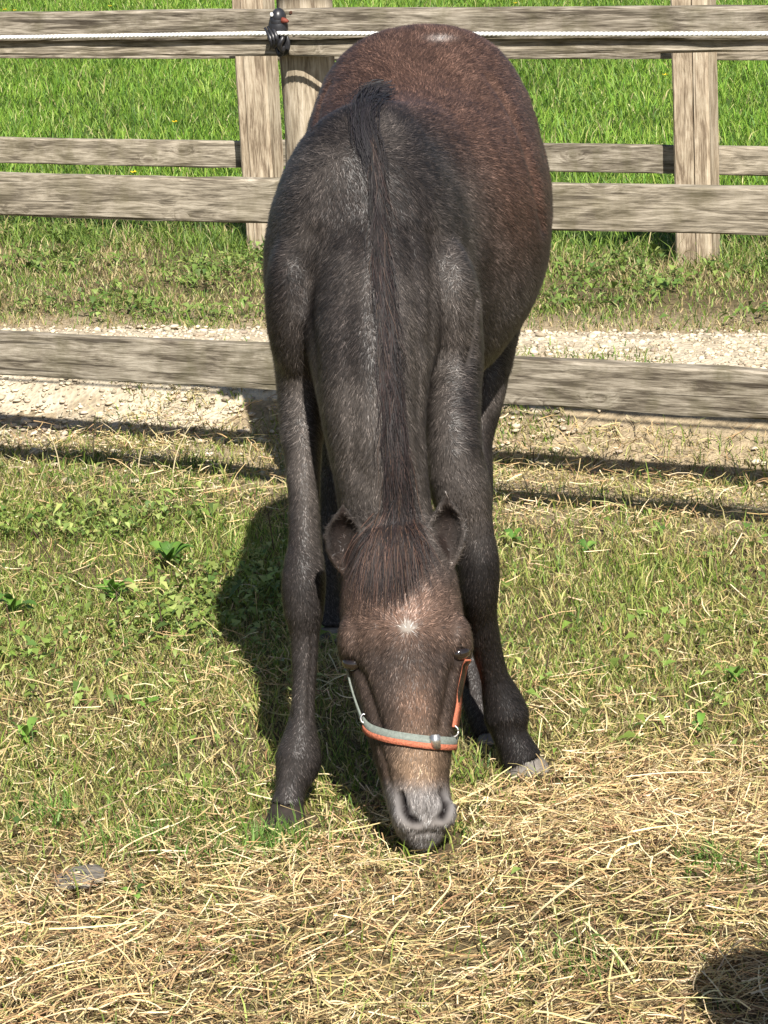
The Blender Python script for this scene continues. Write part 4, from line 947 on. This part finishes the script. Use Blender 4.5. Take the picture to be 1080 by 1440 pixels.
# lush tufts
def tuft(px, py, n_, hgt, spread, lb, name='grass_tuft', cols=None):
    g = G(px, py); root = np.stack([g[0] + rng.normal(0, spread, n_), g[1] + rng.normal(0, spread * .8, n_)], 1); root = np.column_stack([root, gz(root[:, 0], root[:, 1]) - .004])
    o = blades(name, root, rng.uniform(.5, 1.1, n_) * hgt, rng.uniform(.002, .0042, n_), rng.uniform(0, 6.28, n_), rng.uniform(.15, .8, n_), rng.uniform(0, 6.28, n_),
               pick(cols or [(.13, .24, .045), (.19, .29, .075), (.09, .17, .03)], n_, [3, 2, 2]), M_blade)
    return tag(o, lb, 'grass tuft', kind='stuff')
tuft(392, 1196, 170, .075, .035, 'fresh green grass tuft right in front of the left forehoof')
tuft(1010, 1250, 120, .07, .04, 'green grass tuft in the hay near the right edge')
tuft(205, 1190, 160, .065, .05, 'green grass tuft at the hay edge at lower left')
tuft(60, 1160, 140, .07, .05, 'green grass tuft at the left edge beside the hay')
tuft(812, 1375, 80, .06, .035, 'thin green tuft in the hay at the bottom right')
tuft(620, 1075, 140, .055, .03, 'grass tuft between the muzzle and the splayed forehoof', cols=[(.30, .27, .09), (.22, .26, .07), (.42, .36, .17)])
tuft(310, 1215, 100, .06, .03, 'sparse green tuft in the hay left of the muzzle')

# dry stalks near the rail shadows
def stalk(px, py, dx, hgt, lb):
    g = G(px, py); pts = [g + np.array([dx * t * t * .6, -.01 * t, hgt * t - .25 * abs(dx) * t * t]) for t in np.linspace(0, 1, 8)]
    pts = np.array(pts); o = link('dry_stalk', fastmesh('dry_stalk', *tube(pts, np.linspace(.0022, .001, 8), 6)), M_straw); tag(o, lb, 'stalk', 'dry stalks by the fence')
M_straw = plain_mat('dry_stalk_straw', (.50, .42, .26), .7, .2, .25, 60)
for k_, (px, py, dx, hg, lb) in enumerate([(85, 668, -.03, .12, 'upright dry stalk crossing the rail shadow nearest the left edge'), (195, 672, .09, .17, 'long dry stalk leaning right over the left rail shadow'), (243, 690, .10, .20, 'longest pale stalk leaning right beside the foal shadow'), (132, 655, .03, .15, 'pale stalk standing between the two rail shadows at left'), (350, 660, .02, .08, 'short dry stalk in the shadow of the near post'),
                                            (830, 714, -.06, .07, 'short dry stalk across the right rail shadow'), (742, 700, -.02, .07, 'short stalk by the right rail shadow next to the foal'), (935, 700, .03, .06, 'small dry stalk on the right rail shadow near the edge')]): stalk(px, py, dx, hg, lb)
M_dark = plain_mat('dead_dark_stem', (.07, .045, .03), .8, .2, .3, 60)
def dstem(px, py, dx, hgt, lb):
    g = G(px, py); pts = np.array([g + np.array([dx * t, 0, hgt * t]) for t in np.linspace(0, 1, 6)]); o = link('dead_stem', fastmesh('dead_stem', *tube(pts, np.linspace(.002, .0012, 6), 6)), M_dark); tag(o, lb, 'stem', 'dead weed stems')
for a_ in [(388, 792, -.012, .13, 'dark dead stem standing just left of the left foreleg'), (80, 800, -.05, .10, 'dark dead stem leaning in the leafy turf at left'), (232, 900, -.01, .10, 'brown dead stem below the dark leafy clump'), (168, 895, .0, .10, 'brown dead stem in dry turf at left'), (765, 960, .012, .06, 'dark twig standing in the dry turf right of the foreleg'), (20, 910, -.01, .10, 'brown dead stem at the left edge')]: dstem(*a_)
# flat weathered stone half sunk in the hay
g = G(112, 1252); bm = bmesh.new(); bmesh.ops.create_icosphere(bm, subdivisions=3, radius=1)
for v in bm.verts:
    k_ = .8 + .4 * vnoise(v.co.x * 2 + 5, v.co.y * 2 + v.co.z, 3); v.co = Vector((g[0] + v.co.x * .045 * k_, g[1] + v.co.y * .05 * k_, float(gz(g[0], g[1])) + .018 + v.co.z * .011 * k_ + v.co.x * .008))
me = bpy.data.meshes.new('flat_stone'); bm.to_mesh(me); bm.free()
so2 = link('flat_stone', me, plain_mat('grey_stone', (.15, .135, .115), .9, .15, .45, 70, .8)); tag(so2, 'flat grey stone half buried in hay at lower left', 'stone')
# unseen thick post added right of the frame only to cast the corner shadow
shd = np.array([-math.sin(SUN_AZ), math.cos(SUN_AZ)]) / math.tan(SUN_EL); tipg = G(1068, 1350); hT = 1.0; cT = tipg[:2] - shd * hT + np.array([.02, -.10])
cp = empty('added_shadow_post', (cT[0], cT[1], 0), 'unseen round post added to cast the shadow in the bottom right corner', 'post')
prof = [(.15 * (1 + .03 * math.sin(3 * a_)) * math.cos(a_), .15 * (1 + .03 * math.sin(3 * a_)) * math.sin(a_)) for a_ in np.arange(24) / 24 * 2 * math.pi]
shadow_post_shaft = beam('shadow_post_shaft', (cT[0], cT[1], -.2), (cT[0], cT[1], hT - .03), prof, M_post_x, cp, 40, .003, 77, (1, 0, 0), warp=.004)
cap = []
for (z_, r_) in ((hT - .034, .148), (hT - .015, .142), (hT - .004, .122), (hT, .07)): cap.append((np.array([cT[0], cT[1], z_]), (0, 0, 1), r_, r_, r_, 2.0, 0))
link('shadow_post_top', fastmesh('shadow_post_top', *loft(cap, 24)), M_post_x, cp)
